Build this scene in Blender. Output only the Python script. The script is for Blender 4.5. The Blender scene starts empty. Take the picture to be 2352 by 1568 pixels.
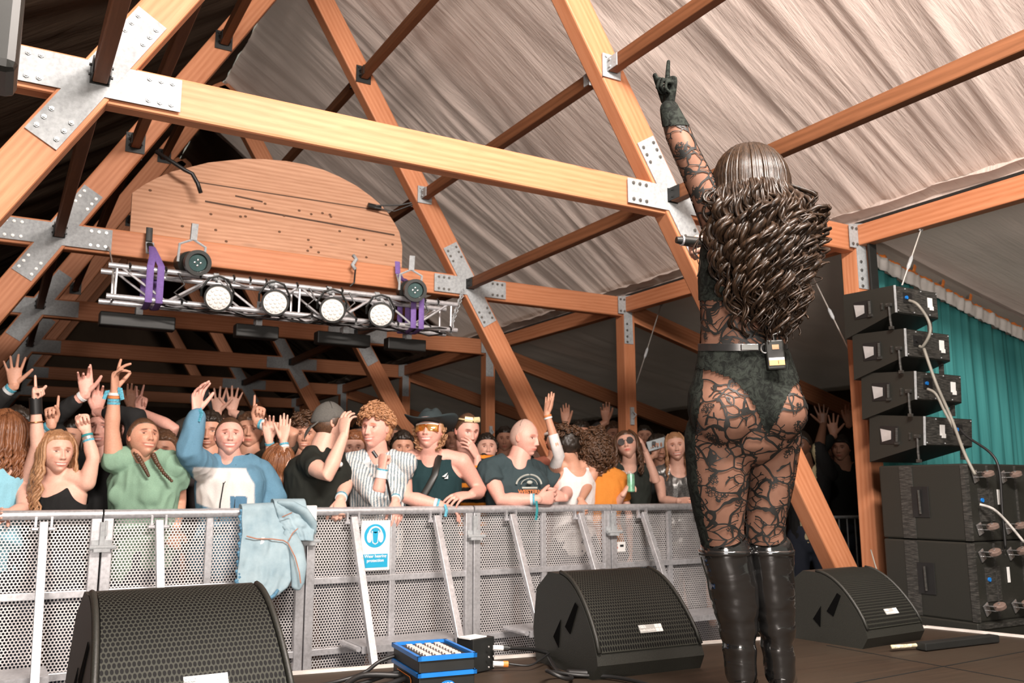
import bpy, bmesh, math, random
import numpy as np
from mathutils import Vector, Matrix, noise
random.seed(7); np.random.seed(7)
PI = math.pi
scene = bpy.context.scene
COL = scene.collection
# ------------------------------------------------------------------ camera
CZ = 0.64                       # lens height in the building's own metres
FPX = 2032.75
PITCH, YAW, ROLL = 0.1685, 0.5264, -0.0023
Fv = Vector((math.sin(YAW)*math.cos(PITCH), math.cos(YAW)*math.cos(PITCH), math.sin(PITCH)))
R0 = Vector((math.cos(YAW), -math.sin(YAW), 0)); U0 = R0.cross(Fv)
Rv = math.cos(ROLL)*R0 + math.sin(ROLL)*U0; Uv = -math.sin(ROLL)*R0 + math.cos(ROLL)*U0
cam_data = bpy.data.cameras.new('camera'); cam = bpy.data.objects.new('camera', cam_data); COL.objects.link(cam)
cam.matrix_world = Matrix(((Rv.x, Uv.x, -Fv.x, 0), (Rv.y, Uv.y, -Fv.y, 0), (Rv.z, Uv.z, -Fv.z, CZ), (0, 0, 0, 1)))
cam_data.sensor_width = 36; cam_data.lens = FPX*36/2352
cam_data.clip_start = 0.05; cam_data.clip_end = 200
cam_data.dof.use_dof = True; cam_data.dof.focus_distance = 3.45; cam_data.dof.aperture_fstop = 5.0
scene.camera = cam
# ------------------------------------------------------------------ light
scene.view_settings.view_transform = 'Standard'; scene.view_settings.look = 'None'
scene.view_settings.gamma = 1; scene.view_settings.use_curve_mapping = False
scene.view_settings.exposure = 0.35
world = bpy.data.worlds.new('dull_daylight'); scene.world = world; world.use_nodes = True
world.node_tree.nodes['Background'].inputs[0].default_value = (0.62, 0.60, 0.50, 1)
world.node_tree.nodes['Background'].inputs[1].default_value = 0.42

def light(name, kind, loc, target, energy, color, size=1.0, size_y=None, spread=None):
    d = bpy.data.lights.new(name, kind); d.energy = energy; d.color = color
    if kind == 'AREA':
        d.shape = 'RECTANGLE'; d.size = size; d.size_y = size_y or size
        if spread: d.spread = spread
    if kind == 'SUN': d.angle = size
    o = bpy.data.objects.new(name, d); COL.objects.link(o)
    o.matrix_world = Matrix.Translation(loc) @ (Vector(target)-Vector(loc)).to_track_quat('-Z', 'Y').to_matrix().to_4x4()
    return o
light('stage_wash', 'AREA', (1.7, .1, 4.2), (3.1, 7.0, 0.9), 640, (1.0, 0.90, 0.83), 2.6, .5)
light('stage_front_fill', 'AREA', (-1.4, -3.0, 1.1), (4.2, 5.0, 1.9), 360, (1.0, 0.89, 0.82), 1.3, 1.7)  # unseen frontal fill added behind the camera for performer, monitors and array
light('sun_through_roof', 'SUN', (30, -6, 22), (0, 0, 0), 1.6, (1.0, 0.93, 0.88), 0.25)

# ------------------------------------------------------------------ pixel -> place on a real plane
def ray(px, py): return (px-1176)/FPX*Rv - (py-784)/FPX*Uv + Fv
EYE = Vector((0, 0, CZ))
def onY(px, py, Y): d = ray(px, py); return EYE + d*(Y/d.y)
def onX(px, py, X): d = ray(px, py); return EYE + d*(X/d.x)
def onZ(px, py, Z): d = ray(px, py); return EYE + d*((Z-CZ)/d.z)

# ------------------------------------------------------------------ materials
MATS = {}
class NT:
    def __init__(s, name):
        s.m = bpy.data.materials.new(name); s.m.use_nodes = True; s.t = s.m.node_tree
        s.b = s.t.nodes['Principled BSDF']; s.out = s.t.nodes['Material Output']
    def n(s, kind, **kw):
        nd = s.t.nodes.new(kind)
        for k, v in kw.items():
            if k.startswith('i_'): nd.inputs[int(k[2:])].default_value = v
            else: setattr(nd, k, v)
        return nd
    def l(s, a, b): s.t.links.new(a, b)
    def coord(s, scale=(1, 1, 1), kind='Object', rot=(0, 0, 0)):
        c = s.n('ShaderNodeTexCoord'); m = s.n('ShaderNodeMapping')
        m.inputs['Scale'].default_value = scale; m.inputs['Rotation'].default_value = rot
        s.l(c.outputs[kind], m.inputs['Vector']); return m.outputs[0]
    def noise(s, vec, scale=5, detail=3, rough=.5, dist=0):
        nd = s.n('ShaderNodeTexNoise'); nd.inputs['Scale'].default_value = scale; nd.inputs['Detail'].default_value = detail
        nd.inputs['Roughness'].default_value = rough; nd.inputs['Distortion'].default_value = dist
        if vec is not None: s.l(vec, nd.inputs['Vector'])
        return nd.outputs[0]
    def ramp(s, fac, stops):
        r = s.n('ShaderNodeValToRGB'); e = r.color_ramp.elements
        while len(e) < len(stops): e.new(0.5)
        for el, (p, c) in zip(e, stops):
            el.position = p; el.color = (c[0], c[1], c[2], 1) if not isinstance(c, (int, float)) else (c, c, c, 1)
        s.l(fac, r.inputs[0]); return r.outputs[0]
    def math(s, op, a, b=None, c=None):
        nd = s.n('ShaderNodeMath', operation=op)
        for i, v in enumerate((a, b, c)):
            if v is None: continue
            if isinstance(v, (int, float)): nd.inputs[i].default_value = v
            else: s.l(v, nd.inputs[i])
        return nd.outputs[0]
    def mix(s, fac, a, b, blend='MIX'):
        nd = s.n('ShaderNodeMix', data_type='RGBA', blend_type=blend)
        for sock, v in ((nd.inputs[0], fac), (nd.inputs[6], a), (nd.inputs[7], b)):
            if isinstance(v, (int, float)): sock.default_value = v
            elif isinstance(v, tuple): sock.default_value = (v[0], v[1], v[2], 1)
            else: s.l(v, sock)
        return nd.outputs[2]
    def bump(s, h, strength=.3, dist=.01):
        nd = s.n('ShaderNodeBump'); nd.inputs['Strength'].default_value = strength; nd.inputs['Distance'].default_value = dist
        s.l(h, nd.inputs['Height']); s.l(nd.outputs[0], s.b.inputs['Normal']); return nd
    def set(s, color=None, rough=None, metal=None, spec=None):
        for key, v in (('Base Color', color), ('Roughness', rough), ('Metallic', metal), ('Specular IOR Level', spec)):
            if v is None: continue
            if isinstance(v, tuple): s.b.inputs[key].default_value = (v[0], v[1], v[2], 1)
            elif isinstance(v, (int, float)): s.b.inputs[key].default_value = v
            else: s.l(v, s.b.inputs[key])
    def cut(s, mask):               # mask 1 = solid, 0 = hole
        tr = s.n('ShaderNodeBsdfTransparent'); mx = s.n('ShaderNodeMixShader')
        s.l(mask, mx.inputs[0]); s.l(tr.outputs[0], mx.inputs[1]); s.l(s.b.outputs[0], mx.inputs[2]); s.l(mx.outputs[0], s.out.inputs[0])

def plain(name, color, rough=.6, metal=0.0, var=.12, scale=14, bump=0.0, spec=.5):
    """a procedural material: base colour with slight mottling"""
    if name in MATS: return MATS[name]
    t = NT(name); v = t.coord()
    n = t.noise(v, scale, 4)
    c1 = tuple(max(0, c*(1-var)) for c in color); c2 = tuple(min(1, c*(1+var)) for c in color)
    t.set(t.ramp(n, [(.3, c1), (.7, c2)]), rough, metal, spec)
    if bump: t.bump(n, bump, .01)
    MATS[name] = t.m; return t.m

def wood(name, c_dark, c_light, rough=.55):
    t = NT(name); v = t.coord((1.2, 14, 14)); v2 = t.coord((.5, 3, 3))
    warp = t.noise(v2, 2.0, 3, .6, .6)
    n = t.noise(v, 2.2, 6, .62, 1.2)
    wv = t.n('ShaderNodeTexWave', wave_type='BANDS', bands_direction='Z'); wv.inputs['Scale'].default_value = 2.6
    wv.inputs['Distortion'].default_value = 9; wv.inputs['Detail'].default_value = 2; wv.inputs['Detail Scale'].default_value = .6
    t.l(t.coord((.35, 3.2, 3.2)), wv.inputs['Vector'])
    f = t.math('ADD', t.math('MULTIPLY', n, .6), t.math('MULTIPLY', wv.outputs[1], .22)); f = t.math('ADD', f, t.math('MULTIPLY', warp, .2))
    col = t.ramp(f, [(.30, c_dark), (.72, c_light)])
    vo = t.n('ShaderNodeTexVoronoi'); vo.inputs['Scale'].default_value = 1.0; t.l(t.coord((.9, 4, 4)), vo.inputs['Vector'])
    knot = t.ramp(vo.outputs[0], [(.05, 1), (.12, 0)])
    col = t.mix(t.math('MULTIPLY', knot, .75), col, tuple(c*.35 for c in c_dark))
    t.set(col, rough, 0, .3); t.bump(n, .12, .004); return t.m
M = {}
M['timber'] = wood('glulam_timber', (.44, .162, .072), (.57, .245, .125))
M['purlin'] = wood('dark_stained_timber', (.12, .045, .018), (.19, .075, .033), .6)
M['board'] = wood('rough_pine_board', (.40, .20, .115), (.58, .33, .21), .7)
def galv(name, c=(.42, .44, .46), metal=.55, rough=.48):
    t = NT(name); v = t.coord()
    n = t.noise(v, 40, 5, .7); m2 = t.noise(v, 5, 3)
    f = t.math('ADD', t.math('MULTIPLY', n, .6), t.math('MULTIPLY', m2, .4))
    t.set(t.ramp(f, [(.35, tuple(x*.72 for x in c)), (.65, tuple(min(1, x*1.2) for x in c))]), rough, metal); t.bump(n, .08, .002); return t.m
M['galv'] = galv('galvanised_steel', (.36, .38, .39), .0, .7)
M['alu'] = galv('scuffed_aluminium', (.60, .60, .62), .55, .36)
M['bolt'] = plain('zinc_bolt', (.22, .22, .21), .35, .8)
M['black_metal'] = plain('black_painted_metal', (.016, .017, .016), .5, .2)
M['black_plastic'] = plain('black_plastic', (.018, .019, .017), .42)
M['rubber'] = plain('black_cable_rubber', (.012, .012, .012), .45)
M['chrome'] = plain('bright_chrome', (.72, .72, .72), .18, .9, .05)
M['white_plastic'] = plain('white_plastic', (.78, .78, .76), .45, 0, .04)
M['orange'] = plain('orange_plastic', (.75, .22, .04), .5)
M['steel_cable'] = plain('steel_wire', (.45, .43, .40), .4, .6)

def fabric(name, c1, c2, transl, wr=1.0):
    t = NT(name); v = t.coord((.12, 1, .12)); v2 = t.coord((1, 1, 1))
    n = t.noise(v, 7, 5, .6, .3); m2 = t.noise(v2, 1.2, 3)
    t.set(t.ramp(m2, [(.3, c1), (.7, c2)]), .85, 0, .1); bp = t.bump(n, .55*wr, .05)
    tr = t.n('ShaderNodeBsdfTranslucent'); t.l(t.ramp(m2, [(.3, c1), (.7, c2)]), tr.inputs[0]); t.l(bp.outputs[0], tr.inputs['Normal'])
    mx = t.n('ShaderNodeMixShader'); mx.inputs[0].default_value = transl
    t.l(t.b.outputs[0], mx.inputs[1]); t.l(tr.outputs[0], mx.inputs[2]); t.l(mx.outputs[0], t.out.inputs[0]); return t.m
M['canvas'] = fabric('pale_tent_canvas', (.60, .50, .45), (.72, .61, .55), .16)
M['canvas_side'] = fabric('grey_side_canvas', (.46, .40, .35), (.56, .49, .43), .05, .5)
M['canvas_dark'] = fabric('dark_lining_and_shade', (.055, .038, .026), (.085, .058, .04), .0, .5)  # brown lining, also used as painted shade for the far roof bays

# ------------------------------------------------------------------ mesh helpers
class MB:
    """collects vertices and faces for ONE mesh object"""
    def __init__(s): s.v = []; s.f = []; s.mi = []
    def add(s, v, f, mi=0):
        o = len(s.v); s.v.extend([tuple(p) for p in v]); s.f.extend([tuple(i+o for i in q) for q in f]); s.mi.extend([mi]*len(f)); return s
    def box(s, c, d, rot=None, mi=0, bev=0.0):
        x, y, z = d[0]/2, d[1]/2, d[2]/2
        if bev > 0:
            bm = bmesh.new(); bmesh.ops.create_cube(bm, size=1)
            for q in bm.verts: q.co = Vector((q.co.x*d[0], q.co.y*d[1], q.co.z*d[2]))
            bmesh.ops.bevel(bm, geom=bm.edges[:], offset=bev, segments=2, affect='EDGES', profile=.5)
            bm.verts.ensure_lookup_table(); vs = [q.co.copy() for q in bm.verts]; fs = [[q.index for q in f.verts] for f in bm.faces]; bm.free()
        else:
            vs = [Vector((a*x, b*y, e*z)) for a in (-1, 1) for b in (-1, 1) for e in (-1, 1)]
            fs = [(0, 1, 3, 2), (4, 6, 7, 5), (0, 4, 5, 1), (2, 3, 7, 6), (0, 2, 6, 4), (1, 5, 7, 3)]
        c = Vector(c)
        return s.add([(rot @ q if rot is not None else q) + c for q in vs], fs, mi)
    def tube(s, pts, r, n=8, mi=0, cap=True, closed=False, up=None):
        v, f = tube_mesh(pts, r, n, cap, closed, up); return s.add(v, f, mi)
    def sphere(s, c, r, nu=12, nv=8, mi=0, rot=None):
        if isinstance(r, (int, float)): r = (r, r, r)
        vs = [Vector((0, 0, r[2]))]; fs = []
        for j in range(1, nv):
            th = PI*j/nv
            for i in range(nu):
                ph = 2*PI*i/nu; vs.append(Vector((r[0]*math.sin(th)*math.cos(ph), r[1]*math.sin(th)*math.sin(ph), r[2]*math.cos(th))))
        vs.append(Vector((0, 0, -r[2]))); L = len(vs)-1
        for i in range(nu):
            k = (i+1) % nu; fs.append((0, 1+i, 1+k)); fs.append((L, L-nu+k, L-nu+i))
            for j in range(nv-2):
                a = 1+j*nu; fs.append((a+i, a+nu+i, a+nu+k, a+k))
        c = Vector(c)
        return s.add([(rot @ q if rot is not None else q)+c for q in vs], fs, mi)
    def lathe(s, prof, n=28, mi=0, close=True):
        vs = [(r*math.cos(2*PI*k/n), r*math.sin(2*PI*k/n), z) for z, r in prof for k in range(n)]; m = len(prof)
        fs = [(i*n+k, i*n+(k+1) % n, (i+1)*n+(k+1) % n, (i+1)*n+k) for i in range(m-1) for k in range(n)]
        if close: fs.append(tuple(range(n))[::-1])
        return s.add(vs, fs, mi)
    def prism(s, poly, axis_vec, mi=0):
        """poly: list of 3D points, extruded by axis_vec"""
        n = len(poly); a = Vector(axis_vec); vs = [Vector(p) for p in poly]+[Vector(p)+a for p in poly]
        fs = [tuple(range(n))[::-1], tuple(range(n, 2*n))]+[(i, (i+1) % n, n+(i+1) % n, n+i) for i in range(n)]
        return s.add(vs, fs, mi)
    def mesh(s, name, mats, smooth=False):
        me = bpy.data.meshes.new(name); me.from_pydata(s.v, [], s.f)
        for m in (mats if isinstance(mats, (list, tuple)) else [mats]): me.materials.append(m)
        if any(s.mi): me.polygons.foreach_set('material_index', s.mi)
        if smooth: me.polygons.foreach_set('use_smooth', [True]*len(me.polygons))
        me.update(); fixn(me)
        if smooth == 'auto': autosmooth(me)
        return me
def fixn(me):
    bm = bmesh.new(); bm.from_mesh(me); bmesh.ops.recalc_face_normals(bm, faces=bm.faces); bm.to_mesh(me); bm.free()
def autosmooth(me, ang=.6):
    bm = bmesh.new(); bm.from_mesh(me)
    for e in bm.edges:
        e.smooth = not (len(e.link_faces) == 2 and e.calc_face_angle(0) > ang)
    bm.to_mesh(me); bm.free()
def tube_mesh(pts, r, n=8, cap=True, closed=False, up=None):
    pts = [Vector(p) for p in pts]; m = len(pts)
    if not isinstance(r, list): r = [r]*m
    r = [(q, q) if isinstance(q, (int, float)) else q for q in r]
    vs = []; fs = []; prev = None
    for i, p in enumerate(pts):
        if closed: t = pts[(i+1) % m]-pts[i-1]
        else: t = (pts[min(i+1, m-1)]-pts[max(i-1, 0)])
        t = t.normalized() if t.length > 1e-9 else Vector((0, 0, 1))
        if up is not None: a = Vector(up)-t*Vector(up).dot(t)
        elif prev is None:
            u = Vector((0, 0, 1)) if abs(t.z) < .9 else Vector((1, 0, 0)); a = u-t*u.dot(t)
        else: a = prev-t*prev.dot(t)
        if a.length < 1e-6: a = t.orthogonal()
        a.normalize(); prev = a; b = t.cross(a)
        for k in range(n):
            q = 2*PI*k/n; vs.append(p + a*(r[i][0]*math.cos(q)) + b*(r[i][1]*math.sin(q)))
    for i in range(m if closed else m-1):
        A = i*n; B = ((i+1) % m)*n
        for k in range(n): fs.append((A+k, A+(k+1) % n, B+(k+1) % n, B+k))
    if cap and not closed:
        fs.append(tuple(range(n))[::-1]); fs.append(tuple(range((m-1)*n, m*n)))
    return vs, fs
def rtube(pts, r, n=10, up=None):
    """tube with round ends: list of points / radii extended by little cap rings"""
    pts = [Vector(p) for p in pts]; rr = [(q, q) if isinstance(q, (int, float)) else tuple(q) for q in r]
    d0 = (pts[0]-pts[1]).normalized(); d1 = (pts[-1]-pts[-2]).normalized()
    P = []; Q = []
    m0 = min(rr[0]); m1 = min(rr[-1])
    for a in (.96, .75, .42): P.append(pts[0]+d0*(m0*a)); k = math.sqrt(1-a*a); Q.append((rr[0][0]*k, rr[0][1]*k))
    P += pts; Q += rr
    for a in (.42, .75, .96): P.append(pts[-1]+d1*(m1*a)); k = math.sqrt(1-a*a); Q.append((rr[-1][0]*k, rr[-1][1]*k))
    return tube_mesh(P, Q, n, True, False, up)

MW = {}
def link(name, me, parent=None, mw=None):
    o = bpy.data.objects.new(name, me); COL.objects.link(o); mw = mw or Matrix.Identity(4)
    if parent is not None:
        o.parent = parent; o.matrix_basis = MW[parent.name].inverted() @ mw
    else: o.matrix_basis = mw
    MW[o.name] = mw; return o
def empty(name, loc, label, cat, group=None):
    o = link(name, None, None, Matrix.Translation(Vector(loc))); return tag(o, label, cat, group)
def tag(o, label=None, cat=None, group=None, kind=None):
    for k, v in (('label', label), ('category', cat), ('group', group), ('kind', kind)):
        if v: o[k] = v
    return o
def build(name, mb, mats, parent=None, mw=None, smooth=False):
    """mesh given in world coordinates; its origin is moved to its centre (grain and patterns keep world metres)"""
    if mw is None:
        a = np.array(mb.v); c = Vector((a.min(0)+a.max(0))/2); mb.v = [tuple(Vector(p)-c) for p in mb.v]; mw = Matrix.Translation(c)
    return link(name, mb.mesh(name, mats, smooth), parent, mw)
def frame_x(p, q, up=(0, 0, 1)):
    """matrix with X along p->q, Z as close to up as possible, origin at the middle"""
    p = Vector(p); q = Vector(q); x = (q-p).normalized(); u = Vector(up); z = (u-x*u.dot(x)).normalized(); y = z.cross(x)
    c = (p+q)/2
    return Matrix(((x.x, y.x, z.x, c.x), (x.y, y.y, z.y, c.y), (x.z, y.z, z.z, c.z), (0, 0, 0, 1))), (q-p).length
def beam(name, p, q, h, t, mat, parent=None, up=(0, 0, 1), bev=.008):
    mw, L = frame_x(p, q, up); mb = MB(); mb.box((0, 0, 0), (L, t, h), bev=bev)
    return link(name, mb.mesh(name, mat), parent, mw)
def copy_tree(o, parent=None, mw=None):
    c = o.copy(); COL.objects.link(c)
    if parent is not None: c.parent = parent
    elif mw is not None: c.matrix_basis = mw
    MW[c.name] = mw if mw is not None else MW.get(o.name, Matrix.Identity(4))
    for ch in KIDS.get(o.name, []): copy_tree_child(ch, c, o)
    return c
KIDS = {}
def copy_tree_child(ch, newp, oldp):
    d = ch.copy(); COL.objects.link(d); d.parent = newp; MW[d.name] = MW[newp.name] @ d.matrix_basis
    for g in [x for x in bpy.data.objects if x.parent == ch]: copy_tree_child(g, d, ch)
def clone(o, mw, label=None, group=None):
    c = o.copy(); COL.objects.link(c); c.matrix_basis = mw; MW[c.name] = mw
    for ch in [x for x in bpy.data.objects if x.parent == o]: copy_tree_child(ch, c, o)
    if label: c['label'] = label
    if group: c['group'] = group
    return c
# ------------------------------------------------------------------ setting
G = -1.05                      # ground in the tent
H = 2.66                       # tie beam height
XL, XR, XM = 0.313, 3.94, 2.127
PR, PL = 5.94, -1.68
GJ = -0.60                     # where leg and post are joined           # side posts
AP = 5.71                      # ridge
FY = [4.65, 7.72, 10.9, 13.86, 16.96, 20.1]
RS = .70                       # roof slope
LS = -.27                      # lean-to slope
def struct(o): o['kind'] = 'structure'; return o
# stage deck
t = NT('dark_stage_ply'); v = t.coord((.6, 14, 1)); n = t.noise(v, 3, 5, .65, .5); n2 = t.noise(t.coord(), 2.2, 4)
t.set(t.mix(t.ramp(n2, [(.35, 0), (.7, 1)]), t.ramp(n, [(.3, (.022, .015, .010)), (.7, (.052, .033, .021))]), (.042, .031, .021)), .55, 0, .3); t.bump(n, .2, .004)
M['stage'] = t.m
mb = MB(); STAGE0 = set(bpy.data.objects)
poly = [(-.9, -4, -.05), (3.98, -4, -.05), (4.02, 2.35, -.05), (3.90, 2.80, -.05), (1.70, 3.16, -.05), (-.9, 3.52, -.05)]
mb.prism(poly, (0, 0, .05)); struct(build('floor', mb, M['stage']))
mb = MB()
for a, b in zip(poly[1:5], poly[2:6]):
    A = Vector(a)+Vector((0, 0, .045)); B = Vector(b)+Vector((0, 0, .045)); mw, L = frame_x(A, B)
    mb.box((A+B)/2, (L, .022, .03), mw.to_3x3())
o = build('stage_edge_trim', mb, plain('pale_edge_strip', (.62, .58, .54), .5)); tag(o, 'thin pale strip running along the front edge of the dark stage', 'edge strip')
# seams of the deck boards
mb = MB(); mb.box((.8, 2.05, .0008), (6, .006, .0016), Matrix.Rotation(.05, 3, 'Z')); mb.box((1.1, .4, .0008), (.006, 5, .0016)); mb.box((3.1, .4, .0008), (.006, 4.6, .0016))
struct(build('trim_1', mb, M['black_metal']))
mb = MB()
for k in range(4):
    for a, b in zip(poly[1:5], poly[2:6]): pass
mb.prism([(p[0]-.05 if p[0] > 0 else p[0], p[1]-.08, -.65) for p in poly], (0, 0, .595))
struct(build('wall_stage', mb, M['black_plastic']))
STAGE = [o for o in bpy.data.objects if o not in STAGE0]
# ground
t = NT('trampled_ground'); n = t.noise(t.coord(), 6, 5); t.set(t.ramp(n, [(.3, (.035, .03, .02)), (.7, (.07, .06, .04))]), .9); M['ground'] = t.m
mb = MB(); mb.add([(-8, -5, G), (14, -5, G), (14, 24, G), (-8, 24, G)], [(0, 1, 2, 3)]); struct(build('floor', mb, M['ground']))

def canvas(fun, nu, nv, wr, seed, name, mat, thick=.004):
    mb = MB(); vs = []
    for j in range(nv+1):
        for i in range(nu+1):
            p, nrm, y, s = fun(i/nu, j/nv)
            yy = y+.25*s*math.sin(y*1.3+seed)
            d = .035*noise.noise(Vector((yy*2.2, s*.35, seed)))+.020*noise.noise(Vector((yy*6.5, s*.5, seed+9)))+.008*noise.noise(Vector((yy*17, s*.9, seed+5)))
            vs.append(Vector(p)+Vector(nrm)*(d*wr))
    fs = [(j*(nu+1)+i, j*(nu+1)+i+1, (j+1)*(nu+1)+i+1, (j+1)*(nu+1)+i) for j in range(nv) for i in range(nu)]
    mb.add(vs, fs); o = build(name, mb, mat, smooth=True); return struct(o)
YY0, YY1 = -4.0, 22.0
def slope_fn(x0, z0, x1, z1, y0, y1, sag=True):
    d = Vector((x1-x0, 0, z1-z0)); L = d.length; nrm = Vector((-d.z, 0, d.x)).normalized()
    def f(u, v):
        y = y0+(y1-y0)*u; s = L*v
        # the cloth is tight at the frames and hangs a little between them
        ph = ((y-FY[0])/3.08) % 1.0; sg = -.07*math.sin(PI*ph)*math.sin(PI*min(1, max(0, v))) if sag else 0
        seam = .02*math.exp(-(min(ph, 1-ph)/.012)**2)
        return (x0+(x1-x0)*v, y, z0+(z1-z0)*v+sg-seam), nrm, y, s
    return f
EX, EZ = 6.12, AP+.06-RS*(6.12-XM)
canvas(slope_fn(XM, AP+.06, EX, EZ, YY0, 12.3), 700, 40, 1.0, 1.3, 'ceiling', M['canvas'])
canvas(slope_fn(XM, AP+.07, EX, EZ+.01, 12.2, YY1), 200, 20, 1.0, 1.3, 'ceiling', M['canvas_dark'])  # shade of the far bays is put into a darker cloth colour
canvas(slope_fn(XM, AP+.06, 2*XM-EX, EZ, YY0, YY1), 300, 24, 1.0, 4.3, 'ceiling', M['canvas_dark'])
# valance under the eave, lean-to linings and outer walls
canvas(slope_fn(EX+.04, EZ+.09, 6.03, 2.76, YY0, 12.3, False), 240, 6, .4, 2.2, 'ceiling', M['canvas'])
canvas(slope_fn(EX+.04, EZ+.09, 6.03, 2.76, 12.2, YY1, False), 100, 6, .4, 2.2, 'ceiling', M['canvas_dark'])  # far valance darkened by its colour to carry the same shade
canvas(slope_fn(5.96, 2.90, 10.25, 2.02, YY0, 4.9), 120, 20, .8, 6.2, 'ceiling', M['canvas'])  # nearest bay gets the paler canvas, its stronger light put into the material
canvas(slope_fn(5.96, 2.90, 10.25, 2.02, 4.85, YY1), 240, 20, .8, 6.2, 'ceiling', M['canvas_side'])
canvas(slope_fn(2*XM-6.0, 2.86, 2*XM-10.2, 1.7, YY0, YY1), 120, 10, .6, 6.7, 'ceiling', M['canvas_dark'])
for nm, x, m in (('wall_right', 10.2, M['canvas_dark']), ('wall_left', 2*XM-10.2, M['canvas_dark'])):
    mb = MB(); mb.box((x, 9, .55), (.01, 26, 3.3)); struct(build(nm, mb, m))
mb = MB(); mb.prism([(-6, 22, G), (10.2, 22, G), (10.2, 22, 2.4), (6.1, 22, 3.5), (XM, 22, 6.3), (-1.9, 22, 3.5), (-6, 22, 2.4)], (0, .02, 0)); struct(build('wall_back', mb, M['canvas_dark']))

# ------------------------------------------------------------------ timber frames
def arm_plate(mb, c, u, length, w, y, th=.006):
    """flat steel arm lying in the frame plane, from c along u"""
    c = Vector(c); u = Vector(u).normalized(); n = Vector((-u.z, 0, u.x)); a = c+n*w/2; b = c-n*w/2
    e_ = Vector((0, -.0006*(len(mb.v)//8), 0)); mb.prism([a+e_, b+e_, b+u*length+e_, a+u*length+e_], (0, -th, 0))
def bolts(parent, c, u, length, w, y):
    u = Vector(u).normalized(); n = Vector((-u.z, 0, u.x)); c = Vector(c)
    for s in (-1, 1):
        for k in range(3):
            p = c+u*(length-.045-k*.055)+n*(s*(w/2-.03)); q = BOLT.copy(); COL.objects.link(q); q.parent = parent
            q.matrix_basis = MW[parent.name].inverted() @ Matrix.Translation((p.x, y-.006, p.z)); MW[q.name] = Matrix.Translation((p.x, y-.006, p.z))
mb = MB(); mb.tube([(0, 0, 0), (0, -.008, 0)], .013, 6); mb.tube([(0, -.008, 0), (0, -.014, 0)], .007, 8)
BOLTM = mb.mesh('bolt', M['bolt']); BOLT = bpy.data.objects.new('bolt', BOLTM)
fr_lab = ['nearest timber roof frame with the long tie beam across the top of the picture', 'second timber roof frame, holding the arched board and the lighting truss',
          'third timber roof frame, its tie beam mostly hidden behind the lighting truss', 'fourth timber roof frame with a cross plate left of the grey capped man',
          'fifth timber roof frame, dim, behind the raised spread hands', 'farthest timber roof frame at the dark back of the tent']
LEG_R = Vector((PR-XM, 0, GJ-AP)); LEG_L = Vector((PL-XM, 0, GJ-AP))
for k, Y in enumerate(FY):
    root = empty('timber_frame', (XM, Y, G), fr_lab[k], 'roof frame')
    T = .11; A = Vector((XM, Y, AP))
    beam('tie_beam', (PL, Y, H), (PR-.07, Y, H), .22, T, M['timber'], root, bev=.016)
    for pz, x in ((PR, 1), (PL, -1)):
        legv = LEG_R if x > 0 else LEG_L
        beam('frame_leg', A, A+legv*.998, .205, T+.03, M['timber'], root, up=(legv.z, 0, -legv.x), bev=.012)
        beam('side_post', (pz, Y, G), (pz, Y, H+.12), .15, .15, M['timber'], root, up=(0, 1, 0))
        if x > 0 and k == 0: pass
        elif x > 0: beam('lean_to_rafter', (pz+.1, Y, H-.06), (10.15, Y, H-.06+LS*4.1), .21, .10, M['timber'] , root)
        else: beam('lean_to_rafter', (pz-.1, Y, H), (-5.9, Y, 1.65), .21, .10, M['timber'], root)
        # cross plate
        cx = XR+.03 if x > 0 else XL-.03
        c = Vector((cx, Y-T/2-.017, H)); mb = MB(); lv = legv.normalized(); arms = [((1, 0, 0), .40, .175), ((-1, 0, 0), .40, .175), (lv, .42, .165), (-lv, .46, .165)]
        for u, L, w in arms: arm_plate(mb, c, u, L, w, 0)
        pl = build('connector_plate', mb, M['galv'], root)
        if k < 2:
            for u, L, w in arms: bolts(pl, c, u, L, w, c.y)
        # corner plate at the post head
        mb = MB(); s = x; py = Y-.077
        mb.prism([(pz+.03*s, py, H+.13), (pz-.15*s, py, H+.10), (pz-.15*s, py, H-.09), (pz-.075*s, py, H-.09), (pz-.075*s, py, H-.42), (pz+.045*s, py, H-.42)], (0, -.006, 0))
        cp = build('corner_plate', mb, M['galv'], root)
        if k < 2:
            for px_, pz_ in ((-.12, .07), (-.12, -.06), (-.07, .07), (-.07, -.06), (-.04, -.2), (-.04, -.27), (-.04, -.34), (-.04, -.40)):
                q = BOLT.copy(); COL.objects.link(q); q.parent = cp; w = Matrix.Translation((pz+px_*s, py-.006, H+pz_)); q.matrix_basis = MW[cp.name].inverted() @ w
        if x > 0:   # tie-off cleat half way down the post
            mb = MB(); mb.box((pz, Y-.085, 1.45), (.045, .02, .19)); mb.tube([(pz, Y-.1, 1.50), (pz+.02, Y-.13, 1.46), (pz, Y-.1, 1.42)], .009, 6)
            build('cleat', mb, M['galv'], root)
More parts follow.
